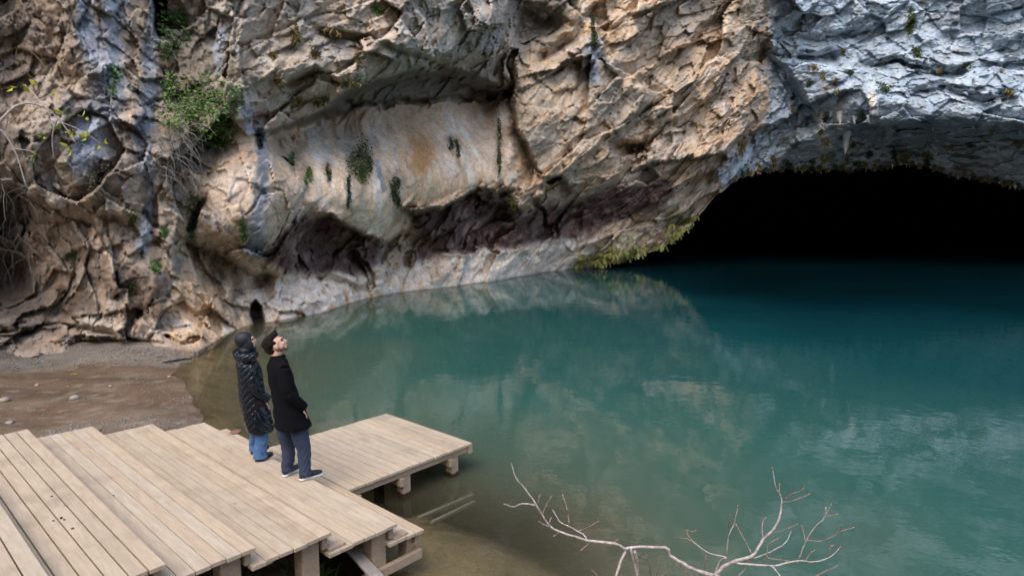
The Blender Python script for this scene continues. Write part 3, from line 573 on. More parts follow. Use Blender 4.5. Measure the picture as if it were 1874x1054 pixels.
bx = Bx(so3); bx.box(-.3, 3.995, 4.835, 4.892, .10, .195, .006, .92); bx.build('ground_beam', W_BEAM, st)
bx = Bx(so3); bx.box(-.3, 3.9, 7.25, 7.31, .10, .2, .006, .8); bx.build('ground_beam', W_BEAM, st)
# jetty
jt, jo = deck_empty(5.05, 7.2, -.6, 'jetty', 'square pale plank jetty standing on posts in the greenish shallows', 'jetty')
bx = Bx(jo); boards(bx, 4.015, 6.085, 6.205, 8.215, .42, 17, jag=.008); bx.build('deck_boards', W_DECK, jt)
for y0 in (6.24, 8.1):
    bx = Bx(jo); bx.box(4.03, 6.10, y0, y0+.05, .295, .383, .005, .95); bx.build('rim_beam', W_BEAM, jt)
for x0 in (4.2, 4.86, 5.72):
    bx = Bx(jo); bx.box(x0-.075, x0-.01, 6.20, 8.17, .19, .293, .005, .97); bx.build('cross_beam', W_BEAM, jt)
bx = Bx(jo); bx.box(6.02, 6.095, 6.215, 8.2, .27, .383, .005, 1.0); bx.build('end_beam', W_BEAM, jt)
for x0 in (4.86, 5.72):
    for y0 in (6.27, 8.02):
        bx = Bx(jo); bx.box(x0, x0+.125, y0-.02, y0+.105, -1.3, .293, .008, .95); bx.build('post', W_BEAM, jt)
# loose plank under the stair, sunken planks
def wpx(x, y, z=0): return V(on(x, y, z))
def plank(name, a, b_, w, th, m, label, cat='plank'):
    d = b_-a; L = d.length; bmm = bmesh.new(); tn = bmm.verts.layers.float_color.new('tone'); bmesh.ops.create_cube(bmm, size=1)
    for v in bmm.verts: v.co = Vector((v.co.x*w, v.co.y*L, v.co.z*th))
    bmesh.ops.bevel(bmm, geom=list(bmm.edges), offset=min(w, th)*.12, segments=1, affect='EDGES')
    for v in bmm.verts: v[tn] = (1, 1, 1, 1)
    me = bpy.data.meshes.new(name); bmm.to_mesh(me); bmm.free(); o = link(name, me, m); o.location = (a+b_)/2; o.rotation_euler = d.to_track_quat('Y', 'Z').to_euler(); return tag(o, label, cat)
plank('leaning_plank', V(at(636, 996, 6.02)), V(at(712, 1080, 5.3)), .11, .03, W_OLD, 'weathered grey plank leaning out from under the lower steps of the stair')
a_, b_, c_, d_ = wpx(765, 948, -.16), wpx(866, 905, -.2), wpx(862, 915, -.2), wpx(800, 928, -.18)
plank('sunken_plank', a_, b_, .05, .04, W_OLD, 'longer pale batten lying under the shallow water beyond the jetty posts')
plank('sunken_plank', wpx(790, 956, -.16), wpx(868, 918, -.22), .05, .04, W_OLD, 'shorter nearer batten lying under the shallow water beside a longer one')
# ================================================================== PEOPLE
def ring_mesh(secs, n=28, power=2.3, cap=True):
    """secs: (centre Vector, half length along u, half length along v, u dir, v dir)"""
    vs, fs = [], []
    for (cc, a, b_, u, v) in secs:
        for k in range(n):
            t = 2*math.pi*k/n; ct, st_ = math.cos(t), math.sin(t)
            vs.append(cc+u*(a*math.copysign(abs(ct)**(2/power), ct))+v*(b_*math.copysign(abs(st_)**(2/power), st_)))
    for r in range(len(secs)-1):
        for k in range(n):
            i = r*n+k; j = r*n+(k+1) % n; fs.append((i, j, j+n, i+n))
    if cap:
        fs.append(tuple(range(n))[::-1]); fs.append(tuple(range((len(secs)-1)*n, len(secs)*n)))
    return vs, fs
def tube(pts, rad, n=14):
    secs = []
    for k, p in enumerate(pts):
        d = (pts[min(k+1, len(pts)-1)]-pts[max(k-1, 0)]).normalized(); ref = Vector((0, 0, 1)) if abs(d.z) < .9 else Vector((0, 1, 0))
        u = d.cross(ref).normalized(); v = d.cross(u).normalized(); secs.append((p, rad[k], rad[k], u, v))
    return ring_mesh(secs, n, 2)
def smooth_pts(pts, rad, sub=4):
    P, Rr = [], []
    for k in range(len(pts)-1):
        p0 = pts[max(k-1, 0)]; p1 = pts[k]; p2 = pts[k+1]; p3 = pts[min(k+2, len(pts)-1)]
        for j in range(sub):
            t = j/sub; P.append(.5*((2*p1)+(p2-p0)*t+(2*p0-5*p1+4*p2-p3)*t*t+(3*p1-p0-3*p2+p3)*t**3)); Rr.append(rad[k]+(rad[k+1]-rad[k])*t)
    P.append(pts[-1]); Rr.append(rad[-1]); return P, Rr
def ellip(cc, r, rot=None, n=20):
    bm_ = bmesh.new(); bmesh.ops.create_uvsphere(bm_, u_segments=n, v_segments=n//2+2, radius=1)
    vs = []
    for v in bm_.verts:
        p = Vector((v.co.x*r[0], v.co.y*r[1], v.co.z*r[2]))
        if rot: p = rot@p
        vs.append(p+cc)
    fs = [tuple(v.index for v in f.verts) for f in bm_.faces]; bm_.free(); return vs, fs
def join(parts):
    V_, F_ = [], []
    for vs, fs in parts:
        o = len(V_); V_ += list(vs); F_ += [tuple(i+o for i in f) for f in fs]
    return V_, F_
def fuse(name, parts, voxel=.012, smooth=4, m=None, parent=None, post=None, keep=None):
    vs, fs = join(parts); me = mesh_np(name+'_src', vs, fs); tmp = bpy.data.objects.new('tmp', me); COL.objects.link(tmp)
    md = tmp.modifiers.new('r', 'REMESH'); md.mode = 'VOXEL'; md.voxel_size = voxel
    if smooth: ms = tmp.modifiers.new('s', 'SMOOTH'); ms.iterations = smooth; ms.factor = .5
    dg = bpy.context.evaluated_depsgraph_get(); ev = tmp.evaluated_get(dg); me2 = bpy.data.meshes.new_from_object(ev); me2.name = name
    bpy.data.objects.remove(tmp)
    if post:
        for v in me2.vertices: v.co = post(v.co)
    me2.materials.clear(); return child(name, me2, m, parent, True)
SKIN = simple('skin', (.52, .31, .22), (.62, .39, .29), 30, .5, .1, .001); BEARD = simple('beard', (.05, .035, .03), (.20, .12, .09), 90, .8, .3, .003); HAIR = simple('hair', (.004, .003, .003), (.014, .011, .010), 60, .55, .9, .012, .15, (1, 1, 3))
COAT = simple('wool_coat', (.003, .003, .004), (.007, .007, .009), 60, .95, .4, .003, .08); TROU = simple('grey_trousers', (.030, .042, .075), (.048, .064, .108), 40, .85, .3, .004, .2); JEAN = simple('blue_jeans', (.045, .10, .22), (.10, .19, .36), 30, .85, .35, .004, .2)
SHOE = simple('black_leather', (.008, .008, .009), (.02, .02, .022), 30, .4, .2, .003, .5); SOLE = simple('white_sole', (.6, .6, .6), (.72, .72, .72), 20, .6, .1, .002); SCARF = simple('black_scarf', (.004, .005, .010), (.012, .014, .022), 14, .55, .6, .01, .4, (1, 1, 3)); LIP = simple('lips', (.38, .16, .13), (.45, .2, .17), 30, .5, 0); EYE = simple('eye_dark', (.02, .015, .012), (.03, .02, .018), 10, .2, 0)
# quilted down coat with chevron stitching
m, nt, b = mat('quilted_coat'); b.inputs['Base Color'].default_value = (.002, .004, .009, 1); b.inputs['Roughness'].default_value = .24; b.inputs['Specular IOR Level'].default_value = .4
tc = nt.nodes.new('ShaderNodeTexCoord'); sx_ = nt.nodes.new('ShaderNodeSeparateXYZ'); 
wob = noise_node(nt, 9, 3, .5, tc.outputs['Object']); av = nt.nodes.new('ShaderNodeMix'); av.data_type = 'VECTOR'; av.inputs[0].default_value = .03; nt.links.new(tc.outputs['Object'], av.inputs[4]); nt.links.new(wob.outputs[1], av.inputs[5]); nt.links.new(av.outputs[1], sx_.inputs[0])
def mth(op, a, b_=None):
    n_ = nt.nodes.new('ShaderNodeMath'); n_.operation = op
    for k, q_ in enumerate((a, b_)):
        if q_ is None: continue
        if isinstance(q_, (int, float)): n_.inputs[k].default_value = q_
        else: nt.links.new(q_, n_.inputs[k])
    return n_.outputs[0]
QX = -3.36
zig = mth('PINGPONG', mth('ADD', sx_.outputs[0], -QX+.8), .16); ph = mth('ADD', sx_.outputs[2], mth('MULTIPLY', zig, -1.0)); hq = mth('ABSOLUTE', mth('SINE', mth('MULTIPLY', ph, math.pi/.085)))
hq = mth('POWER', hq, .45); wr_ = noise_node(nt, 12, 3, .6, tc.outputs['Object']); hh = mth('ADD', mth('MULTIPLY', hq, 1.0), mth('MULTIPLY', wr_.outputs[0], .9))
bump(nt, b, hh, .75, .016); QUILT = m
PHI = math.radians(33); FU = Vector((math.cos(PHI), math.sin(PHI), 0)); FV = Vector((-math.sin(PHI), math.cos(PHI), 0)); UP = Vector((0, 0, 1))
def head_parts(cc, yaw, pitch, s=1.0, female=False):
    Rm = (Matrix.Rotation(yaw, 3, 'Z')@Matrix.Rotation(-pitch, 3, 'Y'))
    def T(p): return cc+Rm@(Vector(p)*s)
    def E(p, r, n=20): return ellip(T(p), tuple(k*s for k in r), Rm, n)
    parts = [E((-.012, 0, .028), (.098, .075, .090)), E((.022, 0, -.028), (.066, .060, .078)), E((.048, 0, -.082), (.030, .030, .024)), E((.02, 0, -.07), (.058, .050, .032)),
             E((.084, 0, .036), (.018, .046, .012)), E((.096, 0, -.008), (.012, .010, .028)), E((.105, 0, -.022), (.014, .015, .011)), E((.083, 0, -.048), (.013, .024, .006)), E((.080, 0, -.060), (.012, .022, .007)),
             E((.068, .034, -.018), (.022, .020, .022)), E((.068, -.034, -.018), (.022, .020, .022))]
    for sg in (-1, 1): parts += [E((-.008, sg*.076, -.008), (.018, .010, .032)), E((-.016, sg*.083, .002), (.013, .006, .022))]
    return parts, T, E, Rm
def shoe(parent, heel, toe, m_up, m_sole, h=.085, w=.045, high=.10):
    d = (toe-heel); L = d.length; d.normalize(); sd = Vector((-d.y, d.x, 0))
    def prof(items, zlo):
        secs = []
        for t, ww, hh_ in items:
            p = heel+d*(L*t); secs.append((p+UP*(zlo+hh_/2), ww, hh_/2, sd, UP))
        return ring_mesh(secs, 18, 2.6)
    up = prof([(0.0, w*.45, .05), (.06, w*.72, high), (.2, w*.80, high+.01), (.36, w*.84, high*.86), (.55, w*.98, h*.72), (.75, w*1.02, h*.58), (.9, w*.78, h*.46), (.99, w*.3, h*.3)], .022)
    so_ = prof([(-.01, w*.5, .028), (.06, w*.82, .030), (.3, w*.86, .026), (.6, w*1.06, .026), (.82, w*1.02, .026), (.95, w*.7, .028), (1.01, w*.3, .03)], 0.0)
    o = fuse('shoe', [up], .006, 2, m_up, parent)
    vs, fs = so_; o2 = child('sole', mesh_np('sole', vs, fs), m_sole, parent, True); o2.parent = o; o2.matrix_parent_inverse = Matrix.Translation(-Vector(parent.location))@Matrix.Identity(4)
    o2.matrix_parent_inverse = (Matrix.Translation(Vector(parent.location))@o.matrix_parent_inverse).inverted() if False else Matrix.Identity(4)
    return o
def pxs(Y0):
    def f(x, y, dY=0.0): return V(at(x, y, Y0+dY))
    return f
def hand(p, d, up, side, s=1.0):
    parts = [ellip(p+d*.045*s, (.024*s, .024*s, .042*s), d.to_track_quat('Z', 'Y').to_matrix())]
    for k, (o_, L) in enumerate(((-.028, .072), (-.010, .080), (.010, .075), (.027, .060))):
        a = p+d*.08*s+side*o_*s; mid = a+d*L*.5*s-up*.010*s; e = mid+d*L*.3*s-up*.03*s
        P, Rr = smooth_pts([a-d*.02*s, mid, e], [.010*s, .009*s, .008*s], 4); parts.append(tube(P, Rr, 10))
    a = p+d*.03*s-side*.028*s; P, Rr = smooth_pts([a, a+d*.03*s-side*.028*s, a+d*.062*s-side*.03*s-up*.012*s], [.012*s, .011*s, .009*s], 4); parts.append(tube(P, Rr, 10)); return parts
ZS = .604
# ---- man
mp = on(550, 874, ZS); man = empty('person', V(mp), 'bearded man in a short black wool coat and dark grey trousers looking up', 'person')
MY = float(mp[1]); Pm = pxs(MY)
tors = [(508, 650, .060, .075), (508, 656, .082, .100), (509, 663, .105, .165), (510, 671, .118, .212), (512, 682, .128, .222), (515, 698, .134, .214), (520, 716, .140, .208), (525, 735, .150, .216), (530, 753, .172, .230), (535, 770, .192, .242), (536, 779, .198, .247)]
def torso(rows_, P_, off=(0, 0), sc=1.0): return ring_mesh([(P_(a+off[0], b_+off[1]), u*sc, v*sc, FU, FV) for a, b_, u, v in rows_], 36, 2.3)
body_t = torso([r for r in tors[:9]], Pm, (0, 0), .86)
sh_r = Pm(513, 671)-FV*.185; sh_l = Pm(513, 671)+FV*.185; el_r = Pm(520, 713)-FV*.235+FU*.0; el_l = Pm(520, 713)+FV*.235; wr_r = Pm(531, 738)-FV*.175+FU*.06; wr_l = Pm(527, 738)+FV*.15+FU*.0
def limb(pts, rad, sub=5, n=16): P, Rr = smooth_pts(pts, rad, sub); return tube(P, Rr, n)
shoes = []
h1_, t1_ = V(on(549, 880, ZS)), V(on(587, 868, ZS)); h2_, t2_ = V(on(519, 873, ZS)), V(on(546, 858, ZS))
t2_ = h2_+(t1_-h1_).normalized()*(t1_-h1_).length*.0+ (t2_-h2_); 
Lf = .285; t1_ = h1_+(t1_-h1_).normalized()*Lf; t2_ = h2_+(t2_-h2_).normalized()*Lf
an_r = h1_+(t1_-h1_)*.24+UP*.09; an_l = h2_+(t2_-h2_)*.24+UP*.09
hip_r = Pm(546, 776)-FV*.06; hip_l = Pm(524, 776)+FV*.06
kn_r = (hip_r+an_r)/2+FU*.02+Vector((-.005, 0, 0)); kn_l = (hip_l+an_l)/2+FU*.02
hc = Pm(507.5, 631.5); hp, HT, HE, HR = head_parts(hc, math.radians(12), math.radians(36), 1.0)
neck = limb([Pm(507, 660), Pm(506, 650), hc+HR@Vector((-.03, 0, -.055))], [.068, .060, .058])
parts = hp+[neck, body_t, limb([sh_r, el_r, wr_r], [.055, .046, .032]), limb([sh_l, el_l, wr_l], [.055, .046, .032]), limb([hip_r, kn_r, an_r], [.085, .056, .042]), limb([hip_l, kn_l, an_l], [.085, .056, .042])]
parts += hand(wr_r, (wr_r-el_r).normalized(), UP, FV)+hand(wr_l, (wr_l-el_l).normalized(), UP, FV)
parts += [tube([an_r, an_r-UP*.05, h1_+(t1_-h1_)*.5+UP*.045], [.036, .034, .02]), tube([an_l, an_l-UP*.05, h2_+(t2_-h2_)*.5+UP*.045], [.036, .034, .02])]
fuse('body', parts, .0065, 3, SKIN, man)
fuse('hair', [HE((-.050, 0, .058), (.094, .090, .090)), HE((-.09, 0, .015), (.056, .074, .076)), HE((-.012, 0, .105), (.084, .076, .046)), HE((.040, .0, .118), (.046, .060, .040)), HE((.066, .012, .130), (.028, .036, .030)), HE((-.075, 0, .07), (.05, .06, .05)), HE((-.07, 0, -.03), (.036, .055, .035)), HE((-.02, -.070, .045), (.045, .012, .030)), HE((-.02, .070, .045), (.045, .012, .030))],
     .006, 1, HAIR, man, post=lambda v: v+Vector((fbm(np.array([[v.x*38, v.y*38, v.z*38]]), 3, 7)[0]*.010,)*3))
fuse('beard', [HE((.046, 0, -.086), (.033, .036, .026)), HE((.022, .040, -.062), (.040, .020, .026)), HE((.022, -.040, -.062), (.040, .020, .026)), HE((.0, -.060, -.045), (.022, .012, .026)), HE((.0, .060, -.045), (.022, .012, .026)), HE((.090, 0, -.041), (.009, .026, .005))], .005, 2, BEARD, man)
for sg in (-1, 1):
    child('eyebrow', mesh_np('eyebrow', *HE((.092, sg*.032, .034), (.012, .020, .005), 12)), HAIR, man, True); child('eye', mesh_np('eye', *HE((.080, sg*.030, .014), (.012, .014, .008), 12)), EYE, man, True)
child('lips', mesh_np('lips', *HE((.091, 0, -.053), (.009, .022, .008), 14)), LIP, man, True)
lap = [ellip(Pm(523, 663)+Vector((.0, -.02, 0)), (.028, .05, .05)), ellip(Pm(509, 653), (.082, .090, .036))]
coat = fuse('coat', [torso(tors, Pm), limb([sh_r+UP*.01, sh_r-UP*.09-FV*.02, el_r, wr_r+FU*.05-UP*.03], [.070, .078, .072, .062]), limb([sh_l+UP*.01, el_l, wr_l], [.070, .066, .052]), limb([Pm(509, 661)-FV*.03, sh_r], [.07, .066]), limb([Pm(509, 661)+FV*.03, sh_l], [.07, .066])]+lap, .009, 4, COAT, man,
            post=lambda v: v+Vector((1, .2, 0))*(.006*math.sin(v.z*38+v.x*22)*(1 if v.z < 1.5 else .6)+.007*math.sin(v.x*47+v.y*31+v.z*5)*max(0, 1.5-v.z)))
fuse('trousers', [limb([hip_r+UP*.06, hip_r-UP*.12, kn_r, kn_r-UP*.16, an_r+UP*.03, an_r-UP*.035], [.11, .100, .080, .074, .068, .070]), limb([hip_l+UP*.06, hip_l-UP*.12, kn_l, kn_l-UP*.16, an_l+UP*.03, an_l-UP*.035], [.11, .100, .080, .074, .068, .070])], .009, 2, TROU, man,
     post=lambda v: v+Vector((.8, -.3, 0))*(.0025*math.sin(v.z*64+5*math.sin(v.x*23+v.y*11))*(1.8 if v.z < .95 else .8)))
shoe(man, h1_, t1_, SHOE, SOLE); shoe(man, h2_, t2_, SHOE, SOLE)
# ---- woman
wp = on(480, 838, ZS); wom = empty('person', V(wp), 'woman in a long glossy black quilted coat, headscarf and blue jeans', 'person')
WY = float(wp[1]); Pw = pxs(WY)
tw = [(a_, b_, c_*1.12, d_*1.1) for a_, b_, c_, d_ in [(448, 650, .070, .085), (450, 657, .098, .135), (453, 665, .118, .178), (456, 676, .126, .190), (458, 692, .130, .182), (460, 710, .133, .176), (463, 728, .142, .180), (467, 748, .148, .184), (472, 768, .150, .184), (476, 782, .148, .180), (477, 787, .140, .170)]]
h1w, t1w = V(on(469, 845, ZS)), V(on(505, 830, ZS)); h2w, t2w = V(on(460, 831, ZS)), V(on(494, 819, ZS)); t1w = h1w+(t1w-h1w).normalized()*.255; t2w = h2w+(t2w-h2w).normalized()*.255
aw1 = h1w+(t1w-h1w)*.26+UP*.08; aw2 = h2w+(t2w-h2w)*.26+UP*.08; hw1 = Pw(479, 775)-FV*.05; hw2 = Pw(473, 775)+FV*.05
sr = Pw(456, 669)-FV*.155; sl = Pw(456, 669)+FV*.155; er = Pw(462, 706)-FV*.20+FU*.01; el = Pw(462, 706)+FV*.20; wrr = Pw(470, 726)-FV*.15+FU*.05; wll = Pw(468, 726)+FV*.12+FU*.03
hcw = Pw(452, 626); hp, HT2, HE, HR = head_parts(hcw, math.radians(14), math.radians(16), .94)
parts = hp+[limb([Pw(450, 656), Pw(450, 645), hcw+HR@Vector((-.02, 0, -.05))], [.06, .05, .05]), torso(tw[:9], Pw, (0, 0), .84), limb([sr, er, wrr], [.045, .038, .028]), limb([sl, el, wll], [.045, .038, .028]), limb([hw1, (hw1+aw1)/2, aw1], [.08, .055, .038]), limb([hw2, (hw2+aw2)/2, aw2], [.08, .055, .038])]
parts += hand(wrr, (wrr-er).normalized(), UP, FV, .9)+hand(wll, (wll-el).normalized(), UP, FV, .9)+[tube([aw1, aw1-UP*.04, h1w+(t1w-h1w)*.6+UP*.045], [.038, .04, .028]), tube([aw2, aw2-UP*.04, h2w+(t2w-h2w)*.6+UP*.045], [.038, .04, .028])]
fuse('body', parts, .0065, 3, SKIN, wom)
for sg in (-1, 1):
    child('eyebrow', mesh_np('eyebrow', *HE((.092, sg*.032, .034), (.011, .018, .004), 12)), HAIR, wom, True); child('eye', mesh_np('eye', *HE((.080, sg*.030, .014), (.012, .013, .007), 12)), EYE, wom, True)
child('lips', mesh_np('lips', *HE((.091, 0, -.054), (.009, .020, .009), 14)), LIP, wom, True)
fuse('headscarf', [HE((-.030, 0, .044), (.115, .100, .108)), HE((-.008, 0, -.035), (.088, .092, .105)), HE((-.045, 0, -.10), (.095, .10, .07)), HE((.032, 0, -.112), (.055, .062, .036)), HE((.03, .055, -.03), (.045, .035, .09)), HE((.03, -.055, -.03), (.045, .035, .09))], .008, 3, SCARF, wom)
hood = [limb([Pw(438, 650, -.10), Pw(450, 655, -.16), Pw(463, 651, -.12), Pw(468, 646, .02)], [.052, .060, .052, .035]), limb([Pw(438, 650, -.10), Pw(434, 645, .04), Pw(445, 640, .14), Pw(462, 640, .12)], [.052, .055, .05, .035]), ellip(Pw(440, 648), (.085, .11, .075)), ellip(Pw(450, 648), (.10, .12, .05))]
fuse('coat', [torso(tw, Pw), limb([sr+UP*.01, sr-UP*.09-FV*.012, er, (er+wrr)/2, wrr+FU*.05-UP*.02], [.064, .072, .068, .066, .060]), limb([sl+UP*.01, el, wll], [.066, .064, .054]), limb([Pw(453, 660), sr], [.07, .062]), limb([Pw(453, 660), sl], [.07, .062])]+hood, .008, 2, QUILT, wom, post=lambda v: v+Vector((1, -.4, 0))*(.005*math.sin(v.z*52+9*math.sin(v.x*14))))
fuse('jeans', [limb([hw1+UP*.05, (hw1+aw1)/2, aw1+UP*.05, aw1-UP*.045], [.10, .080, .080, .088]), limb([hw2+UP*.05, (hw2+aw2)/2, aw2+UP*.05, aw2-UP*.045], [.10, .080, .078, .085])], .008, 2, JEAN, wom, post=lambda v: v+Vector((.8, -.3, 0))*(.005*math.sin(v.z*60+8*math.sin(v.x*30))))
shoe(wom, h1w, t1w, SHOE, SHOE, .07, .042, .075); shoe(wom, h2w, t2w, SHOE, SHOE, .07, .042, .075)
# ================================================================== BARE TREE in the foreground
def Z4(p): return (900+p[0]/2.677, 794+p[1]/2.677)
BR = [([(97, 150), (120, 215), (165, 270), (215, 340), (245, 390), (285, 450), (340, 480), (440, 512), (480, 522), (600, 535), (655, 562), (682, 556), (850, 555), (872, 592), (940, 635), (1000, 665), (1090, 692)], 4, 15, 0),
 ([(1090, 692), (1165, 630), (1270, 600), (1310, 550), (1330, 515), (1385, 460), (1415, 390), (1420, 330), (1410, 290), (1390, 260), (1377, 170)], 15, 3, .0), ([(1420, 335), (1480, 325), (1555, 295)], 4, 3, .1), ([(1430, 320), (1480, 290), (1527, 270)], 4, 3, -.1), ([(1411, 290), (1408, 250)], 4, 3, 0),
 ([(1180, 628), (1250, 635), (1380, 645), (1450, 628), (1520, 620), (1580, 625), (1660, 600), (1705, 555)], 9, 3, -.1), ([(1500, 622), (1540, 520), (1580, 460), (1635, 400), (1668, 330)], 6, 3, -.2), ([(1545, 522), (1620, 520), (1690, 490), (1715, 450)], 4, 2.5, -.1), ([(1695, 478), (1770, 458)], 3, 2.5, 0), ([(1535, 520), (1520, 450)], 4, 2.5, .1), ([(1637, 400), (1690, 393)], 3, 2.5, 0), ([(1637, 400), (1638, 360)], 4, 3, .05),
 ([(1270, 610), (1370, 575), (1440, 530), (1465, 480)], 6, 3, .2), ([(1145, 602), (1060, 580), (985, 525), (960, 490)], 6, 3, .1), ([(985, 525), (955, 512), (922, 508)], 5, 3, .1), ([(960, 490), (955, 470), (975, 476), (997, 472)], 3, 2, 0), ([(1150, 605), (1160, 500), (1190, 430), (1205, 355)], 6, 3, -.1), ([(1160, 500), (1158, 450), (1170, 400)], 4, 2.5, -.1), ([(1270, 580), (1240, 520), (1197, 445)], 4, 3, .2),
 ([(1330, 515), (1325, 440), (1340, 410)], 5, 3, .1), ([(1345, 490), (1420, 475), (1495, 440)], 4, 3, .2), ([(1090, 692), (1120, 620), (1150, 605)], 9, 6, -.1), ([(1340, 640), (1380, 655), (1425, 710)], 6, 4, -.1), ([(1260, 610), (1250, 650), (1200, 700)], 7, 5, .1), ([(1580, 700), (1640, 670), (1690, 648)], 4, 3, .1), ([(1350, 540), (1345, 600), (1330, 630)], 4, 4, 0), ([(1350, 545), (1385, 520), (1400, 512)], 4, 3, 0), ([(1350, 605), (1400, 615), (1455, 620)], 4, 3, 0),
 ([(215, 350), (150, 340), (110, 355), (65, 343)], 6, 3, .1), ([(285, 455), (255, 445), (232, 428)], 7, 4, -.1), ([(250, 385), (265, 350), (290, 310)], 3, 2, .1), ([(225, 335), (232, 318), (235, 300)], 4, 3, 0), ([(280, 440), (283, 428), (290, 415)], 4, 3, 0), ([(470, 522), (455, 495), (430, 480), (380, 452), (340, 435), (315, 400), (300, 375)], 7, 3, .1), ([(380, 450), (370, 370), (350, 300)], 5, 3, .1), ([(428, 475), (470, 455), (520, 430)], 5, 4, .2), ([(440, 565), (480, 530)], 4, 5, .0), ([(330, 480), (305, 500)], 3, 2, .0), ([(595, 530), (618, 518)], 5, 3, 0),
 ([(660, 560), (635, 620), (600, 720)], 10, 11, -.05), ([(682, 560), (700, 640), (725, 730)], 9, 11, .05), ([(700, 570), (712, 640), (715, 730)], 12, 14, .1), ([(755, 590), (775, 660), (782, 720)], 5, 5, .1), ([(835, 600), (820, 650), (795, 720)], 4, 5, .1), ([(755, 605), (720, 590)], 3, 2, .1), ([(870, 670), (840, 692), (800, 700)], 4, 5, .1), ([(1050, 600), (1040, 660), (1020, 690)], 4, 5, .1), ([(900, 635), (950, 670), (975, 700)], 4, 4, 0), ([(495, 672), (525, 700)], 4, 5, 0), ([(1660, 600), (1655, 560), (1664, 545)], 3, 2.5, 0), ([(1540, 620), (1555, 590), (1578, 570)], 3, 2.5, .05)]
TWIG = simple('red_twig', (.16, .085, .065), (.34, .24, .20), 40, .75, .5, .003); BARK = simple('pale_bark', (.22, .175, .155), (.56, .50, .47), 34, .8, .5, .004); BUD = simple('bud', (.10, .05, .035), (.42, .30, .18), 40, .7, .2, .002)
TY = 3.7; rb = random.Random(9)
def bough(poly, r0, r1, off, Yb=TY, conv=Z4, dens=3):
    pts = [V(at(*conv(p), Yb+off*k/(len(poly)-1)+rb.uniform(-.015, .015))) for k, p in enumerate(poly)]
    pxm = Yb/F/2.677/2*1.3; rad = [(r0+(r1-r0)*k/(len(poly)-1))*pxm for k in range(len(poly))]
    P, Rr = smooth_pts(pts, rad, dens); P = [p+Vector((rb.uniform(-1, 1), rb.uniform(-1, 1), rb.uniform(-1, 1)))*.0022 for p in P]
    Rr = [r*rb.uniform(.9, 1.12) for r in Rr]; return P, Rr
tb = wpx(1307, 1052, 0); rootp = Vector((1.75, 2.3, float(bedz(1.75, 2.3)[0])))
tree = empty('bare_tree', rootp, 'bare tree with pale bark and pinkish bud tips over the water at the bottom', 'tree')
trunkP, trunkR = smooth_pts([rootp-UP*.2, rootp+Vector((.0, .2, .5)), V(at(1330, 1180, 3.4)), V(at(*Z4((1100, 690)), TY))], [.09, .07, .05, .02], 6)
child('trunk', mesh_np('trunk', *tube(trunkP, trunkR, 12)), BARK, tree, True)
bl = []; buds = []
for poly, r0, r1, off in BR:
    P, Rr = bough(poly, r0, r1, off, TY+(rb.uniform(-.01, .01))); bl.append(tube(P, Rr, 8))
    tip = P[-1] if r1 <= r0 else P[0]; dr = (P[-1]-P[-2]).normalized() if r1 <= r0 else (P[0]-P[1]).normalized()
    if min(r0, r1) <= 4:
        buds.append(ellip(tip, (.0045, .0045, .011), dr.to_track_quat('Z', 'Y').to_matrix(), 8))
        for k in range(1, len(P)-1, 2):
            if Rr[k] < .0062 and rb.random() < .55: buds.append(ellip(P[k]+Vector((rb.uniform(-1, 1), -.3, rb.uniform(-1, 1))).normalized()*Rr[k], (.004, .004, .0065), dr.to_track_quat('Z', 'Y').to_matrix(), 6))
bo = [([(600, 720), (640, 900), (900, 1100)], 11, 16, -.2), ([(715, 725), (760, 900), (900, 1100)], 14, 16, -.2), ([(1425, 710), (1500, 900), (1250, 1150)], 5, 9, -.2)]
for poly, r0, r1, off in bo: P, Rr = bough(poly, r0, r1, off); bl.append(tube(P, Rr, 8))
nfb = len(join(bl)[1]); mbr = mesh_np('branches', *join(bl+buds)); obr = child('branches', mbr, BARK, tree, True); mbr.materials.append(BUD); mbr.materials.append(TWIG)
ac = []
for k, q_ in enumerate(bl): ac += [2 if k < len(BR) and max(BR[k][1:3]) <= 5 else 0]*len(q_[1])
for p_ in mbr.polygons: p_.material_index = 1 if p_.index >= nfb else ac[p_.index]
# ================================================================== PLANTS on the rock
YB_ = yb; GR = PV.reshape(nr, nc, 3)
def surf(px_, py_, push=.0):
    j = int(np.clip(np.searchsorted(xs, px_), 1, nc-1)); t = (YB_[j]-py_)/(YB_[j]+8); i = int(round(np.clip(t, 0, 1)*(len(t_in)-1)))
    if py_ < -8: i = len(t_in)+3
    p = Vector(GR[i, j].tolist()); d = (Vector((0, 0, CZ))-p).normalized(); return p+d*push
def PXY(p):
    dx, dy, dz = p.x, p.y, p.z-CZ; f_ = dy*cp-dz*sp; return CX+F*dx/f_, CY-F*(dy*sp+dz*cp)/f_
def leafmat(name, c1, c2):
    m, nt, b = mat(name); vc = nt.nodes.new('ShaderNodeVertexColor'); vc.layer_name = 'tone'
    n_ = noise_node(nt, 3, 3, .5, mapping(nt)); r = ramp(nt, n_.outputs[0], [(.3, c1), (.7, c2)]); oi = nt.nodes.new('ShaderNodeObjectInfo'); nt.links.new(mix(nt, mix(nt, r.outputs[0], vc.outputs[0], 1.0, 'MULTIPLY'), ramp(nt, oi.outputs['Random'], [(0, (.55, .6, .5)), (.5, (.95, .95, .95)), (1, (1.2, 1.1, 1.0))]).outputs[0], 1.0, 'MULTIPLY'), b.inputs['Base Color'])
    b.inputs['Roughness'].default_value = .6; b.inputs['Specular IOR Level'].default_value = .3; return m
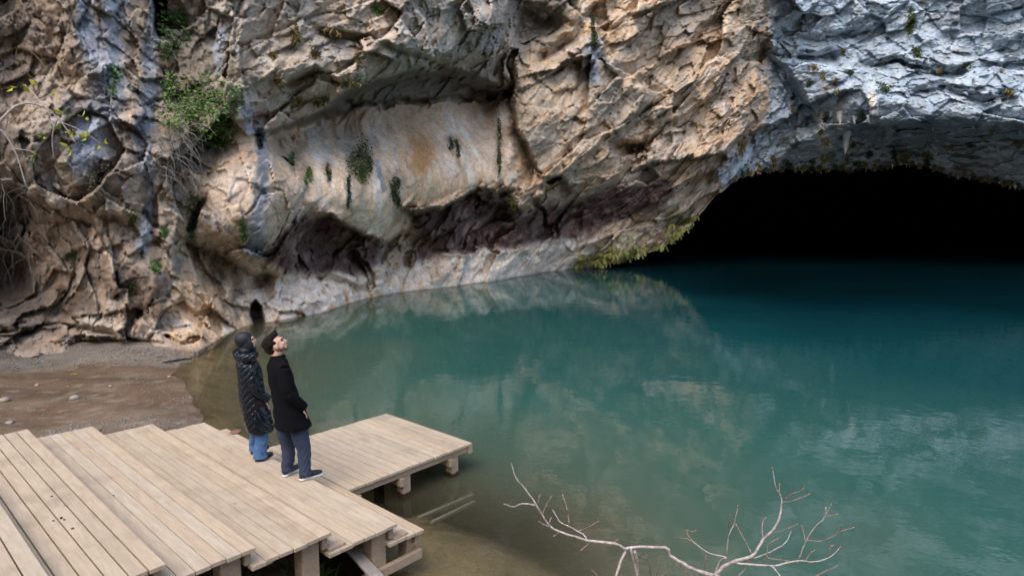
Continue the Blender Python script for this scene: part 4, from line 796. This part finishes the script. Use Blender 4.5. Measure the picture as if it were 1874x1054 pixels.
LG = leafmat('leaf_green', (.07, .15, .035), (.13, .24, .06)); LB2 = leafmat('bush_leaf', (.05, .05, .028), (.11, .095, .06)); LM = leafmat('leaf_moss', (.055, .085, .022), (.12, .15, .04)); LD = leafmat('leaf_dark', (.03, .05, .02), (.06, .09, .03)); LY = leafmat('leaf_yellow', (.42, .42, .05), (.58, .56, .09)); LB = leafmat('leaf_brown', (.13, .10, .04), (.24, .19, .07)); LF = leafmat('fern_leaf', (.20, .22, .05), (.42, .42, .12)); TW = leafmat('dry_twig', (.20, .17, .15), (.34, .30, .27)); LA = leafmat('leaf_pale', (.20, .26, .10), (.30, .36, .16))
def leaves(pts, size, rr, droop=.3, elong=1.6):
    vs, fs, tn = [], [], []
    for p in pts:
        s_ = size*rr.uniform(.6, 1.3); d = Vector((rr.gauss(0, 1), rr.gauss(0, 1)-.4, rr.gauss(0, 1)-droop*2)).normalized(); u = d.cross(Vector((rr.gauss(0, 1), rr.gauss(0, 1), rr.gauss(0, 1)))).normalized(); nn = d.cross(u)*.18
        o = len(vs); a = p; vs += [a, a+d*s_*elong*.5+u*s_*.42+nn*s_, a+d*s_*elong, a+d*s_*elong*.5-u*s_*.42+nn*s_]; fs += [(o, o+1, o+2), (o, o+2, o+3)]
        k = rr.uniform(.6, 1.35); tn += [k]*4
    return vs, fs, tn
def finish(name, parts, m):
    vs, fs, tn = [], [], []
    for a, b_, t_ in parts:
        o = len(vs); vs += a; fs += [tuple(i+o for i in f) for f in b_]; tn += t_
    base = vs[0].copy(); me = mesh_np(name, [v-base for v in vs], fs); vcol(me, np.array(tn)[:, None]*np.ones(3), 'tone'); o = link(name, me, m); o.location = base; return o
def clump(name, x0, y0, w, h, n, leaf_px, m, label, cat, group=None, droop=.3, elong=1.6, thick=.35, seed=0, shape='ellipse'):
    rr = random.Random(seed+int(x0*7+y0)); d = float(surf(x0, y0).y); pm = d/F; pts = []
    cl = [(rr.uniform(-.8, .8), rr.uniform(-.8, .8), rr.uniform(.2, .55)) for _ in range(int(w*h/420))] if w*h > 1500 else [(rr.uniform(-.5, .5), v_+rr.uniform(-.15, .15), rr.uniform(.28, .55)) for v_ in (-.6, -.2, .2, .6)]
    while len(pts) < n:
        a, b_, s_ = rr.choice(cl); u = a+rr.gauss(0, s_*.6); v = b_+rr.gauss(0, s_*.6)
        if shape == 'ellipse' and u*u+v*v > 1.1: continue
        p = surf(x0+u*w/2, y0+v*h/2)
        if abs(p.y-d) > max(.5, .5*max(w, h)*pm): p = V(at(x0+u*w/2, y0+v*h/2, d))
        pts.append(p+(Vector((0, 0, CZ))-p).normalized()*abs(rr.gauss(0, thick*w*pm*.3)+.02))
    lv = leaves(pts, leaf_px*pm, rr, droop, elong); stem = []
    cc = [surf(x0+a*w/2, y0+b_*h/2, .06) for a, b_, _ in sorted(cl, key=lambda q_: q_[1])]
    cc = [p if abs(p.y-d) <= max(.5, .5*max(w, h)*pm) else V(at(*PXY(p), d)) for p in cc]
    for k in range(len(cc)-1):
        mid = (cc[k]+cc[k+1])/2+Vector((rr.uniform(-.1, .1), -.08, .05)); a_, b_ = tube([cc[k], mid, cc[k+1]], [.012, .010, .008], 4); stem.append((a_, b_, [.5]*len(a_)))
    return tag(finish(name, [lv]+stem, m), label, cat, group)
clump('climbing_plant', 370, 195, 160, 120, 1100, 4.6, LG, 'large light green climbing plant spreading over the rock above the dry twigs', 'climbing plant', thick=.25)
clump('climbing_plant', 400, 245, 80, 50, 170, 6, LG, 'small green creeper just under the large climbing plant left of the black streaked slab', 'climbing plant', seed=2)
clump('climbing_plant', 315, 60, 60, 110, 330, 6, LG, 'dark leaved creeper hanging beside the black cleft at the top of the wall', 'climbing plant', seed=3)
clump('climbing_plant', 303, 150, 36, 60, 110, 6, LG, 'narrow leafy creeper hanging between the black cleft and the large climbing plant', 'climbing plant', seed=4)
clump('climbing_plant', 210, 160, 22, 100, 110, 5, LG, 'thin green creeper trailing down the blue grey streak', 'climbing plant', seed=5)
clump('bush', 178, 326, 66, 66, 1300, 3.2, LB2, 'round dark brownish green bush clinging to the left wall', 'bush', thick=.9, seed=6)
clump('hanging_moss', 657, 292, 50, 92, 2000, 2.6, LM, 'largest hanging moss patch in the upper middle of the smooth slab', 'moss', seed=7)
for k, (a, b_, w_, h_, mm, lb) in enumerate(((823, 264, 11, 28, LM, 'left of the two small moss tufts high on the orange slab'), (836, 274, 12, 40, LM, 'right and longer of the two small moss tufts high on the orange slab'), (722, 352, 22, 66, LD, 'dark moss streak on the edge between pale and orange slabs'), (637, 350, 8, 60, LD, 'thin black moss drip under the largest moss patch'),
        (911, 270, 10, 110, LM, 'long thin moss trail down the right end of the smooth slab'), (600, 315, 12, 34, LM, 'small moss drip on the pale slab left of the largest moss patch'), (562, 322, 18, 34, LG, 'bright green tuft on the slab edge below a smaller green tuft'), (534, 291, 18, 24, LG, 'small bright green tuft near the black topped streak'),
        (444, 422, 26, 50, LA, 'pale grey green plant beside the foot of the blue streak'), (283, 488, 26, 26, LG, 'little green tuft low on the left wall above the dark rock'), (300, 424, 24, 22, LG, 'small yellow green tuft on the left wall above the niche'), (352, 388, 26, 100, LD, 'dark ivy strip hanging above the niche in the rock'), (936, 372, 14, 34, LM, 'moss tuft at the corner where slab and bulging rock meet'),
        (690, 18, 30, 22, LG, 'light green tuft on the grey overhang at the top edge'), (1088, 62, 16, 60, LM, 'moss drip above the blue stain on the centre rock'), (242, 400, 20, 30, LM, 'faint moss patch in the middle of the left wall'), (130, 468, 28, 20, LD, 'dark little bush low on the left wall'), (1666, 42, 18, 52, LM, 'green moss strip at the top of the blue grey rock'), (1676, 97, 24, 22, LM, 'moss tuft under the green strip on the blue grey rock'), (240, 527, 18, 8, LG, 'single bright green leafy sprig on the pale ledge low on the left wall'))):
    clump('moss_tuft', a, b_, w_, h_, int(60+w_*h_*.55), 2.6, mm, lb, 'plant', seed=20+k, thick=.15)
for k, (a, b_, w_, h_) in enumerate(((655, 112, 8, 40), (540, 62, 18, 40), (575, 100, 24, 14), (640, 152, 40, 12), (545, 185, 12, 14), (585, 185, 34, 12), (512, 150, 14, 20), (1355, 268, 36, 22), (610, 58, 60, 10), (500, 100, 20, 10))):
    clump('dry_grass_tuft', a, b_, w_, h_, int(40+w_*h_*.14), 4, LB, 'yellow brown dry grass tuft in a crack of the grey overhanging rock' if k != 7 else 'yellow brown grass tuft where the tan rock meets the blue rock', 'grass tuft', 'dry grass tufts in the rock cracks' if k != 7 else None, seed=60+k, elong=2.6)
rt = random.Random(77); tuf = [(1615, 158, 36, 16), (1543, 92, 10, 10), (1490, 122, 26, 10), (1555, 132, 14, 12), (1505, 136, 10, 20), (1527, 148, 12, 14), (1480, 150, 12, 12), (1512, 166, 16, 9), (1530, 168, 12, 9), (1450, 175, 12, 14), (1448, 198, 12, 16), (1510, 217, 14, 12), (1575, 210, 10, 22), (1476, 228, 10, 14), (1720, 128, 20, 10), (1770, 120, 20, 10), (1832, 132, 12, 10), (1846, 168, 22, 16), (1590, 280, 20, 16), (1655, 285, 16, 20), (1512, 258, 18, 16), (1500, 240, 14, 10), (1562, 264, 12, 12), (1740, 266, 20, 14), (1780, 262, 30, 16), (1815, 240, 12, 12), (1416, 290, 20, 14), (1438, 296, 16, 10), (1697, 282, 22, 14), (1860, 262, 20, 16), (1635, 280, 10, 20), (1548, 290, 9, 24), (1508, 292, 16, 18), (1485, 296, 10, 16), (1388, 300, 14, 10)]
tuf += [(x_, float(np.interp(x_, xs, yb))-rt.uniform(1, 9), rt.uniform(8, 20), rt.uniform(9, 20)) for x_ in range(1345, 1880, 14)]
for k, (a, b_, w_, h_) in enumerate(tuf):
    lb, gp = ('brownish olive moss tuft on the blue grey cave roof', 'moss tufts on the cave roof') if k < 35 else ('dark moss tuft fringing the lip above the black cave mouth', 'moss tufts along the cave lip')
    if k == 0: lb, gp = 'largest brown moss tuft in the middle of the blue grey rock', None
    clump('roof_moss', a, b_, w_*.9, h_, int(24+w_*h_*.22), 3.0, LB if k % 3 else LD, lb, 'moss', gp, droop=.9, elong=1.8, seed=100+k, thick=.5)
# hanging ferns: one fern built, copied along the lip
def fern_mesh(seed):
    rr = random.Random(seed); vs, fs, tn = [], [], []
    for k in range(9):
        a = rr.uniform(-1.3, 1.3); L = rr.uniform(.45, .8); p = Vector((0, 0, 0)); d = Vector((math.sin(a)*.8, -.75*math.cos(a), .35)).normalized(); tone = rr.uniform(.6, 1.3)
        for j in range(9):
            s_ = L/9; d = (d+Vector((0, 0, -.22))).normalized(); p2 = p+d*s_; sd = d.cross(UP).normalized() if abs(d.z) < .98 else Vector((1, 0, 0)); wl = .13*L*2*math.sin(math.pi*(j+1.2)/10.5)**.7
            for sg in (-1, 1):
                o = len(vs); vs += [p, p+sd*sg*wl+d*s_*.6-UP*.02, p+d*s_*.72]; fs.append((o, o+1, o+2)); tn += [tone]*3
            p = p2
    me = mesh_np('fern', vs, fs); vcol(me, np.array(tn)[:, None]*np.ones(3), 'tone'); return me
fm = [fern_mesh(k) for k in range(4)]
for q_ in fm: q_.materials.append(LF)
rf = random.Random(4); fpos = []
for k in range(92):
    x_ = rf.uniform(1052, 1280) if k < 80 else rf.uniform(1075, 1150); yl = float(np.interp(x_, xs, yb)); up_ = abs(rf.gauss(0, 14)) if k < 80 else rf.uniform(10, 55); fpos.append((x_, yl-3-up_*.8))
for k, (a, b_) in enumerate(fpos):
    o = bpy.data.objects.new('hanging_fern', fm[k % 4]); COL.objects.link(o); o.location = surf(a, b_, .12); s_ = rf.uniform(.35, .8); o.scale = (s_, s_, s_*rf.uniform(.9, 1.8)); o.rotation_euler = (0, 0, rf.uniform(-.9, .7))
    tag(o, 'yellow green fern hanging from the rock lip at the left edge of the cave mouth', 'fern', 'ferns hanging over the water')
# dry hanging twigs
def twigs(name, x0, y0, w, h, n, label, cat, sd, Lpx=50, r=.007, droop=1.0, m=None, Yfix=None):
    rr = random.Random(sd); out_ = []
    for k in range(n):
        px_, py_ = x0+rr.uniform(-.5, .5)*w, y0+rr.uniform(-.5, .5)*h; p = surf(px_, py_, .12+rr.random()*.3) if Yfix is None else V(at(px_, py_, Yfix+rr.uniform(-.2, .2)))
        pm = p.y/F; L = Lpx*pm*rr.uniform(.5, 1.2); d = Vector((rr.gauss(0, .8), rr.gauss(0, .3), rr.gauss(0, .5))).normalized(); P = [p.copy()]
        for j in range(6): d = (d+Vector((rr.gauss(0, .25), rr.gauss(0, .12), -droop*.28))).normalized(); p = p+d*L/6; P.append(p.copy())
        a, b_ = tube(P, [r*(1-.12*j)*rr.uniform(.8, 1.1) for j in range(7)], 4); t_ = rr.uniform(.6, 1.4); out_.append((a, b_, [t_]*len(a)))
    return tag(finish(name, out_, m or TW), label, cat)
twigs('dry_vine', 322, 275, 62, 110, 150, 'grey tangle of dry vine stems hanging under the climbing plant', 'dry vine', 1, 55, .010)
twigs('dry_vine', 345, 120, 70, 90, 50, 'sparse brown dry stems trailing above the large climbing plant', 'dry vine', 2, 45, .007, m=LB)
twigs('dry_shrub', 25, 410, 70, 150, 70, 'leafless grey shrub hanging over the dark hollow at the left edge', 'shrub', 3, 90, .011)
twigs('dry_shrub', 20, 120, 80, 130, 35, 'thin leafless shrub on the rock near the upper left corner', 'shrub', 4, 60, .008, m=LB)
# yellow-leaved branches reaching in from the left
yb_t = empty('yellow_leaved_branch', V(at(-60, 300, 9.2)), 'arching bare grey branch with a few yellow green leaves at the left edge', 'branch')
def idt(p): return p
bl = []
for poly, r0, r1 in (([(-60, 300), (0, 222), (38, 191), (80, 196), (112, 224), (140, 264)], 6, 2), ([(-60, 300), (-10, 236), (25, 272), (48, 342)], 5, 2), ([(105, 218), (96, 250), (98, 290)], 3, 1.5), ([(14, 205), (12, 235)], 2, 1.5), ([(80, 196), (60, 170), (45, 155)], 2, 1), ([(112, 224), (150, 240), (187, 265)], 2, 1), ([(25, 272), (60, 278), (75, 290)], 2, 1), ([(60, 192), (90, 175), (105, 170)], 2, 1)):
    pts = [V(at(p[0], p[1], 9.2+.1*k)) for k, p in enumerate(poly)]; P, Rr = smooth_pts(pts, [(r0+(r1-r0)*k/(len(poly)-1))*9.2/F/2 for k in range(len(poly))], 5); bl.append(tube(P, Rr, 7))
child('stem', mesh_np('stem', *join(bl)), BARK, yb_t, True); ry = random.Random(8); yl = []
for (a, b_) in ((45, 153), (72, 158), (103, 170), (112, 205), (118, 212), (155, 214), (95, 233), (100, 238), (125, 242), (132, 240), (75, 250), (120, 268), (128, 274), (187, 264), (180, 267), (65, 285), (20, 158), (160, 252)):
    yl.append(leaves([V(at(a+ry.uniform(-5, 5), b_+ry.uniform(-3, 3), 9.3)) for _ in range(3)], .075, ry, .1, 1.3))
vs, fs, tn = [], [], []
for a, b_, t_ in yl: o = len(vs); vs += a; fs += [tuple(i+o for i in f) for f in b_]; tn += t_
mel = mesh_np('leaves', vs, fs); vcol(mel, np.array(tn)[:, None]*np.ones(3), 'tone'); child('leaves', mel, LY, yb_t)
# ================================================================== BEACH ODDMENTS
def gz(x_, y_):
    p = on(x_, y_, .05); z = float(bedz(p[0], p[1])[0]); return V(on(x_, y_, z)), z
STONE = simple('pale_stone', (.20, .17, .135), (.32, .28, .235), 6, .8, .4, .01); rs = random.Random(12)
for x_, y_, r_, lb in ((137, 729, .10, 'flat pale stone lying alone in the middle of the wet mud'), (202, 707, .055, 'small pale pebble on the mud right of a larger flat stone'), (68, 706, .07, 'two lobed grey stone on the mud in the upper left'), (18, 774, .07, 'dark wet stone at the left edge just above the stair'), (310, 690, .06, 'white stone near the tip of the driftwood stick'), (8, 732, .08, 'grey stone at the left edge of the mud')):
    p, z = gz(x_, y_); bm_ = bmesh.new(); pebble(bm_, (0, 0, r_*.15), r_, rs); bmesh.ops.subdivide_edges(bm_, edges=list(bm_.edges), cuts=1, use_grid_fill=True, smooth=.5); me = bpy.data.meshes.new('stone'); bm_.to_mesh(me); bm_.free(); o = link('stone', me, STONE, None, True); o.location = p; tag(o, lb, 'stone')
for x_, y_, mm, lb in ((69, 747, LG, 'green fallen leaf lying on the wet brown mud'), (134, 685, LY, 'yellow fallen leaf lying on the gravel edge'), (247, 761, LB, 'reddish brown fallen leaf on the mud near the stair')):
    p, z = gz(x_, y_); rr = random.Random(x_); vs, fs, tn = leaves([p+Vector((rr.uniform(-.04, .04), rr.uniform(-.04, .04), .012)) for _ in range(4)], .07, rr, 0, 1.2)
    for v in vs: v.z = p.z+.01+abs(v.z-p.z)*.12
    tag(finish('fallen_leaf', [(vs, fs, tn)], mm), lb, 'leaf')
a_, _ = gz(297, 665); b_, _ = gz(352, 657); P, Rr = smooth_pts([a_+UP*.02, (a_*2+b_)/3+UP*.03, (a_+b_*2)/3+UP*.03, b_+UP*.02], [.015, .028, .025, .010], 5)
vs, fs = tube(P, Rr, 8); tag(finish('driftwood', [(vs, fs, [1]*len(vs))], leafmat('wet_wood', (.035, .035, .04), (.07, .07, .075))), 'dark wet driftwood stick lying where the gravel meets the water', 'driftwood')
p = V(on(432, 791, .42)); bm_ = bmesh.new(); pebble(bm_, (0, 0, .02), .13, rs); me = bpy.data.meshes.new('flat_stone'); bm_.to_mesh(me); bm_.free(); o = link('flat_stone', me, simple('rust_stone', (.16, .075, .045), (.24, .12, .08), 8, .7, .3, .01), None, True); o.location = p; o.scale = (1, .8, .35); tag(o, 'reddish brown flat stone on the far end of the lowest step', 'stone')
lr = random.Random(44); vs, fs, tn = [], [], []
for k in range(260):
    t_ = lr.random(); x_, y_ = 225+t_*140+lr.gauss(0, 14), 690+t_*82+lr.gauss(0, 10)
    if lr.random() < .35: x_, y_ = lr.uniform(0, 360), lr.uniform(668, 780)
    p, z = gz(x_, y_)
    if z < -.02: continue
    a, b_, t2 = leaves([p+Vector((0, 0, .006))], .022, lr, 0, 1.2)
    for v in a: v.z = p.z+.004+abs(v.z-p.z)*.3
    o = len(vs); vs += a; fs += [tuple(i+o for i in f) for f in b_]; tn += t2
tag(finish('leaf_litter', [(vs, fs, tn)], leafmat('litter', (.10, .07, .045), (.40, .34, .26))), kind='stuff')
gr = random.Random(6); pts = []; vs, fs, tn = [], [], []
for k in range(60):
    p, z = gz(560+gr.gauss(0, 32), 1046+gr.gauss(0, 8)); d = Vector((gr.gauss(0, .4), gr.gauss(0, .4), 1)).normalized(); o = len(vs); s_ = gr.uniform(.08, .2); sdv = Vector((gr.gauss(0, 1), gr.gauss(0, 1), 0)).normalized()*.005
    vs += [p-sdv, p+sdv, p+d*s_*.6+sdv*.6+Vector((0, 0, 0)), p+d*s_+Vector((d.x, d.y, -.3))*s_*.3]; fs += [(o, o+1, o+2), (o, o+2, o+3)]; tn += [gr.uniform(.6, 1.3)]*4
tag(finish('grass_tuft', [(vs, fs, tn)], LG), 'green grass tuft growing in the dark gap under the stair', 'grass tuft')
pb_ = []; rk = random.Random(15)
for k, (x_, y_, lb) in enumerate(((335, 607, ''),)): pass
# crumbs of mud on the treads
for k, (x_, y_, s_) in enumerate(((112, 948, 1.2), (118, 951, .8), (133, 967, .9), (98, 953, .8), (208, 907, .8), (95, 908, .7))):
    p = V(on(x_, y_, 1.13 if k < 4 or k == 5 else 1.113)); bm_ = bmesh.new(); pebble(bm_, (0, 0, .004), .013*s_, rs); me = bpy.data.meshes.new('dirt_crumb'); bm_.to_mesh(me); bm_.free(); o = link('dirt_crumb', me, simple('dirt', (.03, .022, .018), (.06, .045, .035), 8, .9, .2, .002)); o.location = p
    zt = [z for e, z in EDGE if (p.x*E2[0]+p.y*E2[1]) <= e]; o.location = V(on(x_, y_, zt[0])); tag(o, 'dark crumb of mud lying on the upper treads of the stair', 'mud crumb', 'mud crumbs on the stair')
# stalactites under the roof
rst = random.Random(21); LIME = simple('pale_lime', (.55, .55, .53), (.78, .74, .66), 3, .8, .6, .03)
for k, (x_, y_, h_, w_) in enumerate([(1548, 246, 40, 15), (1537, 212, 22, 11), (1563, 212, 22, 10), (1502, 210, 20, 10), (1520, 204, 16, 9), (1553, 222, 16, 8), (1590, 218, 14, 7), (1707, 236, 12, 4), (1580, 293, 13, 3), (1632, 302, 14, 3), (1545, 300, 14, 3), (1510, 300, 12, 3)]+[(rst.uniform(1410, 1860), None, rst.uniform(6, 16), rst.uniform(2, 4)) for _ in range(26)]):
    if y_ is None: y_ = float(np.interp(x_, xs, yb))-3
    p = surf(x_, y_); pm = p.y/F; P = [p+Vector((rst.uniform(-.05, .05)*(j > 0), -.15*(1-j/6), (.4*(1-j/2) if j < 2 else 0)-h_*pm*max(0, j-1)/5)) for j in range(7)]
    P = [p+Vector((rst.uniform(-.04, .04), 0, (.25-h_*pm*j/6))) for j in range(7)]
    vs, fs = tube(P, [w_*pm*.5*(1-.85*(j/6)**1.3)*rst.uniform(.85, 1.2) for j in range(7)], 9); o = link('stalactite', mesh_np('stalactite', vs, fs), LIME if k < 5 else ROCK2 if False else LIME, cliff, True)
